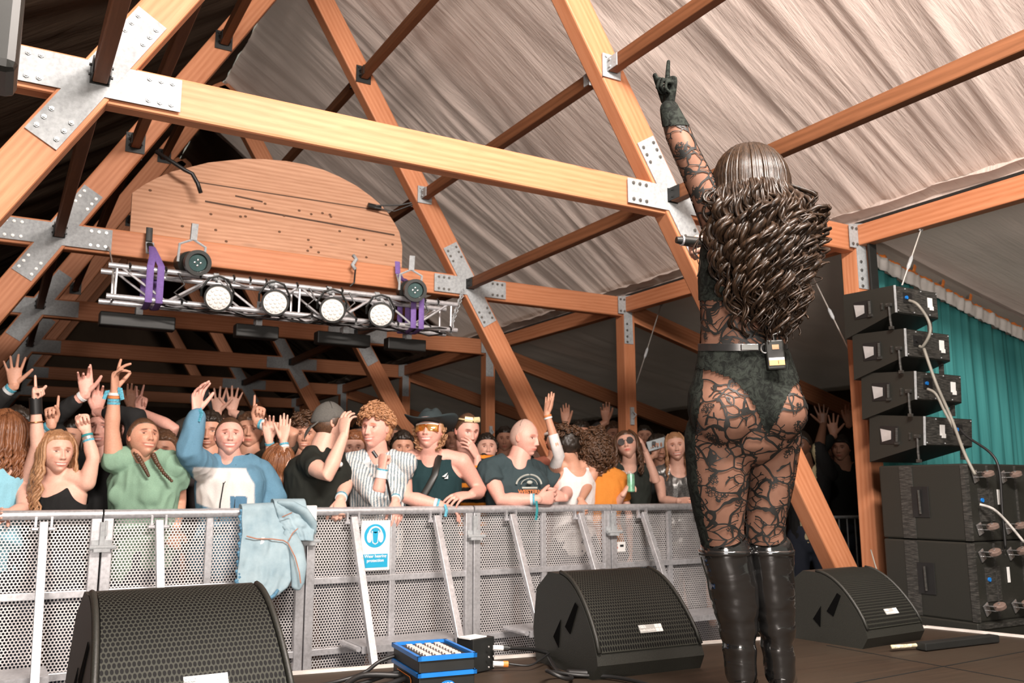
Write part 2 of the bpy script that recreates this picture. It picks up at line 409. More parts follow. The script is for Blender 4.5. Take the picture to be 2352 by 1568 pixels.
# ------------------------------------------------------------------ purlins between the frames
def legx(z, side): return XM+(PR-XM)*(AP-z)/(AP-GJ) if side > 0 else XM-(XM-PL)*(AP-z)/(AP-GJ)
bays = ['from the stage to the nearest frame', 'between the nearest and second frames', 'between the second and third frames', 'between the third and fourth frames', 'between the fourth and fifth frames', 'between the fifth and farthest frames']
for k in range(6):
    y1 = FY[k]-.078; y0 = (FY[k-1] if k else 1.6)+.072
    for side, sn in ((1, 'right'), (-1, 'left')):
        for z, zn in ((H+.02, 'low'), (3.52, 'middle'), (4.62, 'upper')):
            if k > 3 and zn != 'low': continue
            x = legx(z, side)
            root = empty('purlin', (x, (y0+y1)/2, z), 'dark timber purlin, %s %s one, %s' % (sn, zn, bays[k]), 'purlin')
            beam('purlin_timber', (x, y0+.02, z), (x, y1-.02, z), .10, .07, M['purlin'], root)
            for yy, s in ((y0, 1), (y1, -1)):
                if k == 0 and s == 1: continue
                mb = MB(); q_ = .6 if zn == 'low' else 1; mb.box((x, yy+s*.004*q_, z), (.15*q_, .008, .17*q_)); mb.box((x-.04, yy+s*.06, z), (.006, .12, .09)); mb.box((x+.04, yy+s*.06, z), (.006, .12, .09))
                for a in (-.05, .05):
                    mb.tube([(x-.055, yy+s*.05, z+a*.5), (x+.055, yy+s*.05, z+a*.5)], .008, 6)
                    mb.tube([(x+a*q_, yy+s*.008, z+.062*q_), (x+a*q_, yy+s*.02, z+.062*q_)], .010, 6)
                build('end_bracket', mb, M['galv'] if zn == 'middle' and side > 0 else M['black_metal'], root)
    beam_o = beam('eave_beam', (PR, y0 if k else 1.2, H+.02), (PR, y1, H+.02), .17, .10, M['timber'])
    tag(beam_o, 'orange timber eave beam on the right, '+bays[k], 'eave beam')
    # pale keder rail and dark gap lying on top of the eave beam
    mb = MB(); mb.tube([(PR+.05, y0 if k else 1.2, H+.135), (PR+.05, y1+.1, H+.135)], .028, 8)
    o = build('eave_rail', mb, M['black_metal']); tag(o, 'dark rail lying on top of the eave beam '+bays[k], 'rail')
# ------------------------------------------------------------------ patterns
def hexmask(t, pitch, rad, axes='XZ', offs=True):
    """1 = metal, 0 = hole, hexagonal rows of round holes in object metres"""
    c = t.n('ShaderNodeTexCoord'); s = t.n('ShaderNodeSeparateXYZ'); t.l(c.outputs['Object'], s.inputs[0])
    u = t.math('MULTIPLY', s.outputs['XYZ'.index(axes[0])], 1/pitch); w = t.math('MULTIPLY', s.outputs['XYZ'.index(axes[1])], 1/(pitch*1.732))
    ds = []
    for o in (0, .5):
        a = t.math('SUBTRACT', t.math('FRACT', t.math('ADD', u, o+100)), .5); b = t.math('MULTIPLY', t.math('SUBTRACT', t.math('FRACT', t.math('ADD', w, o+100)), .5), 1.732)
        ds.append(t.math('SQRT', t.math('ADD', t.math('MULTIPLY', a, a), t.math('MULTIPLY', b, b))))
    return t.math('GREATER_THAN', t.math('MINIMUM', ds[0], ds[1]), rad/pitch)
def lettering(txt, size, mat, mw, parent, name='lettering', align='CENTER', bold=0.0):
    cu = bpy.data.curves.new('t', 'FONT'); cu.body = txt; cu.size = size; cu.extrude = .0006; cu.align_x = align; cu.align_y = 'CENTER'; cu.offset = bold
    o = bpy.data.objects.new('t', cu); COL.objects.link(o); dg = bpy.context.evaluated_depsgraph_get()
    me = bpy.data.meshes.new_from_object(o.evaluated_get(dg)); bpy.data.objects.remove(o); me.materials.clear(); me.materials.append(mat)
    return link(name, me, parent, mw)
def facing(p, n, up=(0, 0, 1)):
    """matrix for flat lettering at p, read from the side n points to"""
    n = Vector(n).normalized(); u = Vector(up); u = (u-n*u.dot(n)).normalized(); x = u.cross(n)
    return Matrix(((x.x, u.x, n.x, p[0]), (x.y, u.y, n.y, p[1]), (x.z, u.z, n.z, p[2]), (0, 0, 0, 1)))
t = NT('perforated_aluminium'); n = t.noise(t.coord(), 6, 3); t.set(t.ramp(n, [(.3, (.58, .56, .56)), (.7, (.72, .70, .69))]), .45, .35)
t.cut(hexmask(t, .0215, .0078)); M['perf'] = t.m
t = NT('speaker_grille'); hm = hexmask(t, .0105, .0040, 'XY'); t.set(t.mix(hm, (.003, .003, .003), (.036, .037, .030)), .45, .3); t.b.inputs['Roughness'].default_value = .62; t.b.inputs['Specular IOR Level'].default_value = .2; t.bump(hm, .4, .002); M['grille'] = t.m
t = NT('black_cabinet'); n = t.noise(t.coord(), 320, 2); t.set(t.ramp(n, [(.3, (.012, .0125, .010)), (.8, (.026, .026, .021))]), .52, 0, .5); t.bump(n, .35, .002); M['cab'] = t.m
t = NT('scratched_black_panel'); n = t.noise(t.coord((1, 1, 8)), 14, 5, .75); t.set(t.ramp(n, [(.45, (.02, .02, .018)), (.75, (.10, .095, .085))]), .5, 0, .5); M['scr'] = t.m

# ------------------------------------------------------------------ crowd barrier
BY = 6.49; RZ = .502
BX0 = -2.093; BW = 1.373
bl = ['crowd barrier panel outside the picture on the left', 'crowd barrier panel at the left edge, before the redhead', 'crowd barrier panel with the denim jacket over its rail',
      'crowd barrier panel carrying the blue and white hearing protection sign', 'crowd barrier panel in front of the bald man, above the middle wedge', 'crowd barrier panel beside the performer\'s thigh, the farthest one in view']
for k in range(1, 6):
    x0 = BX0+BW*k; x1 = x0+BW; xm = (x0+x1)/2
    root = empty('crowd_barrier', (xm, BY, G), 'pale perforated metal '+bl[k], 'barrier')
    mb = MB(); mb.tube([(x0+.006, BY, RZ), (x1-.006, BY, RZ)], .031, 16); build('top_rail', mb, M['alu'], root, smooth='auto')
    mb = MB(); mb.box((xm, BY+.05, (RZ+G+.03)/2), (BW-.02, .003, RZ-G-.03)); build('perforated_sheet', mb, M['perf'], root)
    for xx in (x0+.036, x1-.036):
        mb = MB(); mb.box((xx, BY+.012, (RZ+G)/2), (.062, .05, RZ-G-.01), bev=.004); build('end_post', mb, M['alu'], root)
    mb = MB(); mb.box((xm, BY+.02, (RZ+G)/2), (.045, .035, RZ-G-.01), bev=.003); build('middle_upright', mb, M['alu'], root)
    for z, nm in ((-.0, 'middle_rail'), (-.50, 'lower_rail'), (-.98, 'bottom_rail')):
        mb = MB(); mb.box((xm, BY+.019, z), (BW-.13, .039, .045), bev=.003); build(nm, mb, M['alu'], root)
    for xx in (x0+.345, x1-.345):
        beam('brace', (xx, BY-.035, RZ-.05), (xx, BY-.76, G+.03), .05, .05, M['alu'], root, up=(0, 1, 0), bev=.003)
        for s in (-1, 1):
            mb = MB(); mb.box((xx+s*.045, BY-.02, RZ-.055), (.014, .03, .085)); mb.tube([(xx+s*.03, BY-.035, RZ-.085), (xx+s*.066, BY-.035, RZ-.085)], .012, 6); build('hinge_lug', mb, M['alu'], root)
    # tread plate for the stewards
    mb = MB(); mb.box((xm+.02, BY-.2, -.43), (.80, .36, .012)); mb.box((xm+.02, BY-.375, -.45), (.80, .012, .045)); mb.tube([(xm-.4, BY-.37, -.44), (xm-.4, BY-.02, -.44)], .02, 8); build('tread_plate', mb, M['alu'], root)
    mb = MB(); mb.box((xm, BY-.40, G+.012), (BW-.06, .84, .02)); build('foot_plate', mb, M['alu'], root)
    # clamp with its T bolt joining this panel to the next
    mb = MB(); z = RZ-.19
    mb.box((x1, BY-.03, z+.065), (.030, .03, .15)); mb.box((x1+.02, BY-.03, z+.10), (.012, .03, .10)); mb.tube([(x1-.075, BY-.06, z-.02), (x1+.085, BY-.06, z-.02)], .014, 8); mb.box((x1, BY-.045, z-.035), (.10, .05, .03)); mb.box((x1, BY-.02, z), (.12, .012, .05))
    build('joining_clamp', mb, M['galv'], root)
# sign
sg = empty('safety_sign', (2.555, BY-.01, .05), 'white sign with a blue roundel of ear defenders, fixed to the barrier mesh', 'sign')
mb = MB(); mb.box((2.56, BY-.012, .245), (.235, .004, .37), bev=.0); build('panel', mb, M['white_plastic'], sg)
blue = plain('sign_blue', (.02, .36, .58), .4, 0, .03)
yb = BY-.0155
def disc(c, r, y, n=40, sx=1): return [(c[0]+r*sx*math.cos(2*PI*i/n), y, c[1]+r*math.sin(2*PI*i/n)) for i in range(n)]
mb = MB(); mb.prism(disc((2.555, .315), .088, yb), (0, .002, 0)); d = build('roundel', mb, blue, sg)
mb = MB(); ring = [(2.555+.050*math.cos(a)*1.0, yb-.003, .328+.052*math.sin(a)) for a in np.linspace(-.15, PI+.15, 20)]; mb.tube(ring, .0070, 6)
for s in (-1, 1): mb.prism([(2.555+s*.046+(q[0]-2.555)*.40, q[1]-.003, .305+(q[2]-.315)*.80) for q in disc((2.555, .315), .05, yb)], (0, .002, 0))
mb.prism([(2.555-.030, yb-.004, .352), (2.555+.030, yb-.004, .352), (2.555+.022, yb-.004, .262), (2.555, yb-.004, .250), (2.555-.022, yb-.004, .262)], (0, .002, 0)); build('ear_defenders', mb, M['white_plastic'], d)
mb = MB(); mb.prism([(2.555-.023, yb-.006, .345), (2.555+.023, yb-.006, .345), (2.555+.017, yb-.006, .268), (2.555, yb-.006, .258), (2.555-.017, yb-.006, .268)], (0, .002, 0)); mb.prism(disc((2.555, .357), .022, yb-.006), (0, .002, 0)); build('head_shape', mb, blue, d)
mb = MB(); mb.box((2.56, yb, .13), (.20, .002, .10)); bb = build('text_band', mb, blue, sg)
lettering('Wear hearing\nprotection', .032, M['white_plastic'], facing((2.56, yb-.002, .148), (0, -1, 0)), bb, bold=.0006)
o = None
st = empty('sticker', (4.88, BY-.01, .10), 'small white inspection sticker on the barrier mesh, beside a clamp', 'sticker')
mb = MB(); mb.box((4.90, BY+.04, .155), (.13, .004, .085)); build('paper', mb, M['white_plastic'], st)
lettering('5', .06, plain('sticker_red', (.6, .12, .06), .5), facing((4.87, BY+.036, .155), (0, -1, 0)), st, 'number')
mb = MB(); mb.box((4.925, BY+.037, .165), (.04, .002, .02)); build('stamp', mb, M['black_metal'], st)
# white steel bracket wrapped over the rail right of the jacket
o = build('rail_sleeve', MB().box((2.03, BY-.03, RZ-.05), (.10, .075, .19), bev=.008), M['white_plastic']); tag(o, 'plain white sleeve wrapped around the rail right of the denim jacket', 'sleeve')

# ------------------------------------------------------------------ denim jacket over the rail
t = NT('light_denim'); v = t.coord(); n = t.noise(v, 7, 4, .6); w = t.n('ShaderNodeTexNoise'); w.inputs['Scale'].default_value = 420; t.l(v, w.inputs['Vector'])
c = t.ramp(n, [(.3, (.20, .30, .35)), (.7, (.36, .47, .51))]); t.set(t.mix(t.math('MULTIPLY', w.outputs[0], .35), c, (.50, .62, .68)), .85, 0, .2); t.bump(w.outputs[0], .3, .002); M['denim'] = t.m
M['denim_dark'] = plain('washed_denim_edge', (.10, .24, .36), .85, 0, .35, 60)
M['stitch'] = plain('rust_stitching', (.42, .20, .13), .8)
jk = empty('denim_jacket', (1.72, BY-.05, .0), 'light blue denim jacket hanging over the top rail of the barrier', 'jacket')
def sheet(name, left, right, top_z, mat, parent, amp=.018, seed=0, y0=BY-.078, over=True, nu=36, nv=44, th=.010, slope=0.0):
    """cloth hanging from the rail: left/right outlines are lists of (x, z) from top to bottom"""
    def at(pl, v):
        L = [0]
        for a, b in zip(pl[:-1], pl[1:]): L.append(L[-1]+math.dist(a, b))
        d = v*L[-1]
        for i in range(len(pl)-1):
            if d <= L[i+1] or i == len(pl)-2:
                q = (d-L[i])/(L[i+1]-L[i]); return (pl[i][0]+(pl[i+1][0]-pl[i][0])*q, pl[i][1]+(pl[i+1][1]-pl[i][1])*q)
    F = []; Bk = []
    rows = nv+1; pre = 10 if over else 0
    for j in range(-pre, rows):
        for i in range(nu+1):
            u = i/nu
            if j >= 0:
                v = j/nv; a = at(left, v); b = at(right, v); x = a[0]+(b[0]-a[0])*u; z = a[1]+(b[1]-a[1])*u
                k = min(1, v*3); y = y0 - slope*v*(1-v)*2
                w = amp*k*(math.sin(u*15+seed+v*3)*.5+math.sin(u*31+seed*2-v*5)*.2)+amp*1.4*noise.noise(Vector((u*4, v*5, seed)))*k+amp*.6*noise.noise(Vector((u*11, v*13, seed)))
                y -= max(-.012, w)+.012*k*math.sin(PI*u)+.47*max(0, .46-z)
            else:
                a = left[0]; b = right[0]; ang = (-j)/pre*PI*.98; x = a[0]+(b[0]-a[0])*u; zt = a[1]+(b[1]-a[1])*u
                y = BY-.012-.066*math.cos(ang); z = zt+.045*math.sin(ang)-(max(0, ang-2.2))*.12
                y += .004*noise.noise(Vector((u*9, ang, seed)))
            F.append(Vector((x, y, z)))
    nr = pre+rows; me = MB(); n = nu+1; fs = [(r*n+i, r*n+i+1, (r+1)*n+i+1, (r+1)*n+i) for r in range(nr-1) for i in range(nu)]
    me.add(F, fs); o = build(name, me, mat, parent, smooth=True); sd = o.modifiers.new('thickness', 'SOLIDIFY'); sd.thickness = th*.4; sd.offset = 0; return o
sheet('back_panel', [(1.535, .515), (1.53, .36), (1.49, .16), (1.475, .0), (1.50, -.05), (1.58, -.085)], [(1.90, .53), (1.915, .40), (1.905, .22), (1.90, .12), (1.82, .0), (1.66, -.10)], .5, M['denim'], jk, .020, 1.0)
sheet('front_panel', [(1.76, .55), (1.80, .43), (1.86, .31)], [(1.99, .55), (2.05, .40), (2.03, .30)], .5, M['denim'], jk, .020, 4.0, BY-.085, True, 24, 24)
mb = MB(); v_, f_ = rtube([(1.86, BY-.13, .36), (1.895, BY-.20, .25), (1.90, BY-.25, .14), (1.885, BY-.30, .03), (1.87, BY-.31, .0)], [(.05, .03), (.055, .032), (.058, .034), (.045, .028), (.035, .02)], 16, up=(1, 0, 0)); mb.add(v_, f_)
sl = build('sleeve', mb, M['denim'], jk, smooth=True)
mb = MB(); v_, f_ = rtube([(1.80, BY-.06, .565), (1.88, BY-.095, .55), (1.97, BY-.10, .50), (2.035, BY-.10, .42), (2.05, BY-.09, .36)], [(.03, .02), (.055, .03), (.06, .032), (.055, .03), (.03, .02)], 16, up=(0, -1, .3)); mb.add(v_, f_)
build('sleeve', mb, M['denim'], jk, smooth=True)
def JP(pts): return [(x, y-.035-.47*max(0, .46-z), z) for x, y, z in pts]
mb = MB()
for i in range(26):      # frayed dark seam down the left edge
    q = i/25; x = 1.535-.055*max(0, (q-.25))/.75*1.0 if q > .25 else 1.535; z = .515-.50*q; mb.sphere((x+.008*math.sin(i*2.1), BY-.062-.47*max(0, .46-z), z), (.017, .012, .014), 8, 6)
build('frayed_seam', mb, M['denim_dark'], jk, smooth=True)
mb = MB(); mb.tube(JP([(1.55, BY-.082, .345), (1.62, BY-.088, .325), (1.72, BY-.092, .322), (1.80, BY-.094, .31), (1.83, BY-.10, .29), (1.86, BY-.135, .2), (1.875, BY-.15, .1), (1.88, BY-.14, .03)]), .0045, 6)
mb.tube(JP([(1.83, BY-.12, .31), (1.86, BY-.13, .36), (1.9, BY-.13, .39)]), .004, 6); mb.tube(JP([(1.80, BY-.11, .47), (1.86, BY-.14, .50)]), .004, 6); build('stitching', mb, M['stitch'], jk)
mb = MB(); mb.box((1.655, BY-.185, .295), (.022, .004, .04), Matrix.Rotation(.2, 3, 'Y')); mb.box((1.665, BY-.17, .325), (.022, .004, .018)); build('care_tag', mb, M['white_plastic'], jk)
mb = MB(); mb.tube(JP([(1.585, BY-.085, -.085), (1.64, BY-.09, -.075), (1.70, BY-.09, -.045), (1.735, BY-.09, -.01)]), (.012), 8); build('hem', mb, M['denim_dark'], jk, smooth=True)
mb = MB(); mb.sphere((1.695, BY-.345, -.05), (.009, .005, .009), 10, 8); build('button', mb, M['white_plastic'], jk)

# ------------------------------------------------------------------ arched board behind the second tie beam
bd = empty('arched_board', (2.1, 7.93, 2.5), 'rough pale pine board with an arched top standing on the second tie beam', 'board')
out = [(.845, 2.50), (.84, 3.18), (.93, 3.27), (1.03, 3.35), (1.15, 3.43), (1.28, 3.49), (1.45, 3.57), (1.61, 3.62), (1.78, 3.67), (1.96, 3.70), (2.15, 3.72), (2.34, 3.72), (2.52, 3.70), (2.68, 3.66), (2.85, 3.60), (3.0, 3.52), (3.12, 3.44), (3.19, 3.37), (3.26, 3.28), (3.31, 3.20), (3.345, 3.06), (3.345, 2.50)]
mb = MB(); mb.prism([(x, 7.93, z) for x, z in out], (0, .035, 0)); b0 = build('panel', mb, M['board'], bd)
mb = MB()
for x0_, z0_, x1_, z1_, w in ((1.34, 3.37, 3.18, 3.39, .010), (1.44, 3.205, 3.26, 3.16, .016), (1.7, 3.30, 1.95, 3.285, .014)): mb.box(((x0_+x1_)/2, 7.929, (z0_+z1_)/2), (x1_-x0_, .004, w), Matrix.Rotation(-math.atan2(z1_-z0_, x1_-x0_), 3, 'Y'))
build('groove', mb, plain('board_gap', (.07, .035, .02), .8), bd)
mb = MB(); R_ = random.Random(3)
for i in range(26): x = R_.uniform(.95, 3.25); z = R_.uniform(2.85, 3.3); mb.sphere((x, 7.929, z), (.014, .003, .011), 8, 6)
build('knot', mb, plain('dark_knot', (.13, .06, .03), .8), bd, smooth=True)['kind'] = 'stuff'
o = build('tangled_cable', MB().tube([(.98, 7.75, 3.52), (1.12, 7.72, 3.44), (1.22, 7.70, 3.38), (1.28, 7.70, 3.36), (1.33, 7.70, 3.28), (1.36, 7.70, 3.20)], .018, 8), M['rubber'], smooth=True); tag(o, 'dark cable with a blue plug dangling in front of the arched board\'s left shoulder', 'cable')
mb = MB(); mb.tube([(3.0, 7.85, 3.40), (3.25, 7.8, 3.43), (3.42, 7.75, 3.48)], .008, 6); mb.tube([(3.0, 7.85, 3.38), (3.2, 7.8, 3.36), (3.42, 7.75, 3.47)], .006, 6); mb.tube([(2.95, 7.86, 3.40), (3.08, 7.86, 3.39)], .025, 8)
o = build('cord', mb, M['black_metal']); tag(o, 'thin cord tying the arched board\'s right shoulder to the roof leg', 'cord')

# ------------------------------------------------------------------ lighting truss with its lamps
tr = empty('lighting_truss', (2.1, 7.3, 2.1), 'silver box truss hung under the second tie beam', 'truss')
TX0, TX1 = .63, 3.58
ch = [(7.17, 2.345), (7.17, 2.105), (7.41, 2.345), (7.41, 2.105)]
for y, z in ch:
    mb = MB(); mb.tube([(TX0-(.03 if y > 7.3 else 0), y, z), (TX1, y, z)], .022, 12); build('chord', mb, M['alu'], tr, smooth='auto')
n = 8; dx = (TX1-TX0-.16)/n
for i in range(n):
    x0 = TX0+.08+i*dx; x1 = x0+dx
    for (a, b) in (((7.17, 2.345), (7.17, 2.105)), ((7.41, 2.345), (7.41, 2.105)), ((7.17, 2.345), (7.41, 2.345)), ((7.17, 2.105), (7.41, 2.105))):
        p, q = (a, b) if i % 2 == 0 else (b, a)
        mb = MB(); mb.tube([(x0, p[0], p[1]), (x1, q[0], q[1])], .010, 8); build('diagonal', mb, M['alu'], tr, smooth='auto')
for x in (TX0+.06, TX0+.08+4*dx, TX1-.06):
    mb = MB(); mb.tube([(x, 7.17, 2.345), (x, 7.17, 2.105), (x, 7.41, 2.105), (x, 7.41, 2.345)], .010, 8, closed=True, cap=False); build('end_frame', mb, M['alu'], tr, smooth='auto')
mb = MB(); R_ = random.Random(5)
for k in range(5):
    pts = [(TX0+.4+i*.13, 7.15+.03*R_.uniform(-1, 1)+.05*k, 2.10-.02+.03*R_.uniform(-1, 1)) for i in range(20)]; mb.tube(pts, .007, 6)
for i in range(22):
    x = TX0+.15+i*.13; z0 = R_.choice([2.345, 2.105]); mb.tube([(x, 7.17-.025, z0-.03), (x, 7.17-.03, z0), (x, 7.17, z0+.028), (x+.01, 7.195, z0)], .011, 6, closed=True, cap=False)
for i in range(7): x = TX0+.5+i*.35; mb.tube([(x, 7.15, 2.34), (x+.05, 7.14, 2.25), (x-.02, 7.15, 2.18), (x+.08, 7.15, 2.11)], .008, 6)
o = build('truss_cabling', mb, M['rubber'], tr); o['label'] = 'black cables tied along the chords'
# black battens under the truss
for i, (xa, xb) in enumerate(((.62, 1.18), (1.66, 2.02), (2.36, 2.85), (3.02, 3.40))):
    o = build('light_batten', MB().box(((xa+xb)/2, 7.50, 1.985), (xb-xa, .12, .11), bev=.01), M['black_metal']); build('hanger', MB().box(((xa+xb)/2, 7.455, 2.06), (.05, .10, .06)), M['galv'], o); tag(o, 'black batten under the truss, '+['leftmost, at the left sling', 'second from the left', 'between the third and fourth round lamps', 'rightmost, at the right sling'][i], 'light batten')
glassm = plain('frosted_lens', (.80, .78, .74), .35, 0, .10, 90, .3)
glassd = plain('dark_lens', (.05, .09, .09), .08, 0, .2); glassd.node_tree.nodes['Principled BSDF'].inputs['Specular IOR Level'].default_value = 1
def par_lamp(x, z, label, r=.098):
    a = Vector((x, 7.06, z)); root = empty('par_lamp', a, label, 'stage lamp', None)
    d = (Vector((1.2, 1.0, .6))-a).normalized()
    mw = Matrix.Translation(a) @ d.to_track_quat('Z', 'Y').to_matrix().to_4x4()
    mb = MB(); prof = [(-.19, .05), (-.17, .075), (-.05, r*.98), (.02, r*1.12), (.045, r*1.12), (.045, r*.97), (.02, r*.97)]
    mb.lathe(prof); build('housing', mb, M['black_metal'], root, mw, smooth='auto')
    mb = MB(); mb.tube([(0, 0, .018), (0, 0, .030)], r*.955, 28); ln = build('lens', mb, glassm, root, mw)
    mb = MB()
    for (qr, k) in ((0, 1), (r*.36, 6), (r*.72, 12)):
        for i in range(k):
            g = 2*PI*i/k+qr*3; mb.sphere((qr*math.cos(g), qr*math.sin(g), .032), (r*.15, r*.15, .006), 10, 6)
    build('led_lens', mb, M['white_plastic'], ln, mw, smooth=True)['kind'] = 'stuff'
    mb = MB(); mb.tube([(-r*1.2, 0, -.05), (-r*1.25, .06, -.03), (-r*.7, .15, -.03), (0, .17, -.03), (r*.7, .15, -.03), (r*1.25, .06, -.03), (r*1.2, 0, -.05)], .010, 6); build('yoke', mb, M['black_metal'], root, mw)
    mb = MB(); mb.tube([(x, 7.04, z+.13), (x, 7.13, 2.30), (x, 7.17, 2.345)], .012, 8); mb.tube([(x-.02, 7.17, 2.345), (x+.02, 7.17, 2.345)], .032, 12); build('clamp', mb, M['galv'], root)
    return root
for (x, z), lb in zip(((1.42, 2.155), (1.87, 2.165), (2.355, 2.155), (2.79, 2.155)), ('leftmost of the four round white-faced lamps on the truss', 'round white-faced lamp, second from the left on the truss', 'round white-faced lamp, third from the left on the truss', 'rightmost of the four round white-faced lamps on the truss')): par_lamp(x, z, lb)
def profile_lamp(x, z, label):
    a = Vector((x, 7.02, z)); root = empty('profile_spotlight', a, label, 'spotlight')
    d = (Vector((1.6, 0, .9))-a).normalized(); mw = Matrix.Translation(a) @ d.to_track_quat('Z', 'Y').to_matrix().to_4x4()
    mb = MB(); mb.lathe([(-.46, .05), (-.44, .085), (-.22, .095), (-.20, .07), (-.04, .07), (-.03, .095), (.02, .100), (.06, .100), (.06, .072), (.03, .068)])
    build('housing', mb, M['black_plastic'], root, mw, smooth='auto')
    mb = MB(); mb.tube([(0, 0, .028), (0, 0, .036)], .066, 24); build('front_lens', mb, glassd, root, mw)
    mb = MB()
    for g in range(4): mb.sphere((.022*math.cos(g*1.57), .022*math.sin(g*1.57), .038), (.010, .010, .004), 8, 6)
    build('lens_reflector', mb, M['chrome'], root, mw, smooth=True)
    mb = MB(); mb.tube([(-.10, 0, -.2), (-.10, .14, -.2), (0, .19, -.2), (.10, .14, -.2), (.10, 0, -.2)], .011, 6); mb.box((0, .25, -.2), (.05, .13, .03)); build('yoke_clamp', mb, M['galv'], root, mw)
profile_lamp(1.24, 2.405, 'black profile spotlight clamped above the truss, at the left purple sling'); profile_lamp(3.085, 2.395, 'black profile spotlight clamped above the truss, at the right purple sling')
purp = plain('purple_webbing', (.17, .10, .32), .8, 0, .1, 60)
for x, lb in ((.955, 'purple lifting sling round the left end of the truss'), (3.16, 'purple lifting sling round the right end of the truss')):
    root = empty('lifting_sling', (x, 7.25, 2.4), lb, 'sling')
    for s, y in ((-.032, 7.13), (.045, 7.13)):
        mb = MB(); mb.tube([(x+.01, 7.45, 2.60), (x+s*.4, 7.2, 2.46), (x+s, y, 2.37), (x+s, y, 2.08), (x+s, 7.30, 2.06), (x+s, 7.44, 2.08), (x+s, 7.44, 2.36)], (.026, .006), 10, up=(1, 0, 0)); 
        build('webbing', mb, purp, root, smooth='auto')
    mb = MB(); mb.tube([(x, 7.60, 2.80), (x, 7.585, 2.68), (x+.01, 7.46, 2.58)], (.026, .006), 10, up=(1, 0, 0)); build('hanging_strap', mb, purp if x > 2 else M['black_metal'], root)
    mb = MB(); mb.tube([(x-.02, 7.56, 2.66), (x+.03, 7.56, 2.66), (x+.03, 7.5, 2.56), (x-.02, 7.5, 2.56)], .010, 6, closed=True, cap=False); build('shackle', mb, M['galv'], root)
o = build('safety_wire', MB().tube([(.66, 7.62, 2.60), (.655, 7.4, 2.5), (.66, 7.2, 2.36), (.68, 7.15, 2.12)], .006, 6), M['steel_cable']); tag(o, 'thin steel wire hanging from the second tie beam to the truss\'s left end', 'wire')
mb = MB(); mb.tube([(3.86, 7.58, 2.60), (3.72, 7.45, 2.42), (3.60, 7.3, 2.22), (3.56, 7.2, 2.14)], .007, 6)
for i in range(7):
    a = Vector((3.84, 7.56, 2.58)).lerp(Vector((3.60, 7.3, 2.22)), i/6); mb.tube([a+Vector((0, 0, .028)), a+Vector((.02, 0, 0)), a-Vector((0, 0, .028)), a-Vector((.02, 0, 0))], .006, 6, closed=True, cap=False)
o = build('rigging_chain', mb, M['galv']); tag(o, 'short steel chain from the roof joint to the truss\'s right end', 'chain')
root = empty('beam_clamp', (2.72, 7.6, 2.62), 'small hook clamp hanging on the second tie beam between the two spotlights', 'clamp')
build('hook', MB().tube([(2.72, 7.60, 2.80), (2.74, 7.57, 2.76), (2.70, 7.56, 2.70), (2.73, 7.56, 2.66)], .018, 8), M['galv'], root, smooth=True); build('hanger', MB().tube([(2.73, 7.56, 2.66), (2.70, 7.5, 2.52), (2.66, 7.5, 2.48)], .008, 6), M['black_metal'], root)
# black lamp body in the top left corner
root = empty('hanging_lamp', (-.33, 3.0, 2.3), 'black lamp body cut off by the picture\'s top left corner', 'stage lamp')
c = onY(-22, 60, 3.0); build('housing', MB().box(c, (.17, .25, .36), bev=.03), M['black_plastic'], root); build('hanging_arm', MB().tube([c+Vector((0, 0, .15)), c+Vector((0, 1.0, .75)), (c.x-.1, 4.6, 3.7)], .02, 8), M['black_metal'], root)
# bracing wires with turnbuckles
for p, q, lb in ((onY(1520, 695, 7.3), onY(1462, 880, 7.66), 'thin steel bracing wire with a turnbuckle at the second side post'), (onX(2118, 520, 5.94), onX(2072, 655, 5.75), 'thin steel wire running down behind the top loudspeaker'), (onY(1850, 600, 5.2), onY(1948, 800, 4.75), 'thin steel bracing wire right of the performer\'s hair')):
    p = Vector(p); q = Vector(q); root = empty('bracing_wire', (p+q)/2, lb, 'wire')
    build('wire_rope', MB().tube([p, q], .006, 6), M['steel_cable'], root); m = p.lerp(q, .62); d = (q-p).normalized()*.06
    build('turnbuckle', MB().tube([m-d, m-d*.6, m+d*.6, m+d], [.006, .014, .014, .006], 8), M['galv'], root)
    build('end_shackle', MB().tube([p-d*.3+Vector((.02, 0, 0)), p+d*.6+Vector((.012, 0, 0)), p+d*.6-Vector((.012, 0, 0)), p-d*.3-Vector((.02, 0, 0))], .007, 6), M['galv'], root)
STAGE1 = set(bpy.data.objects)
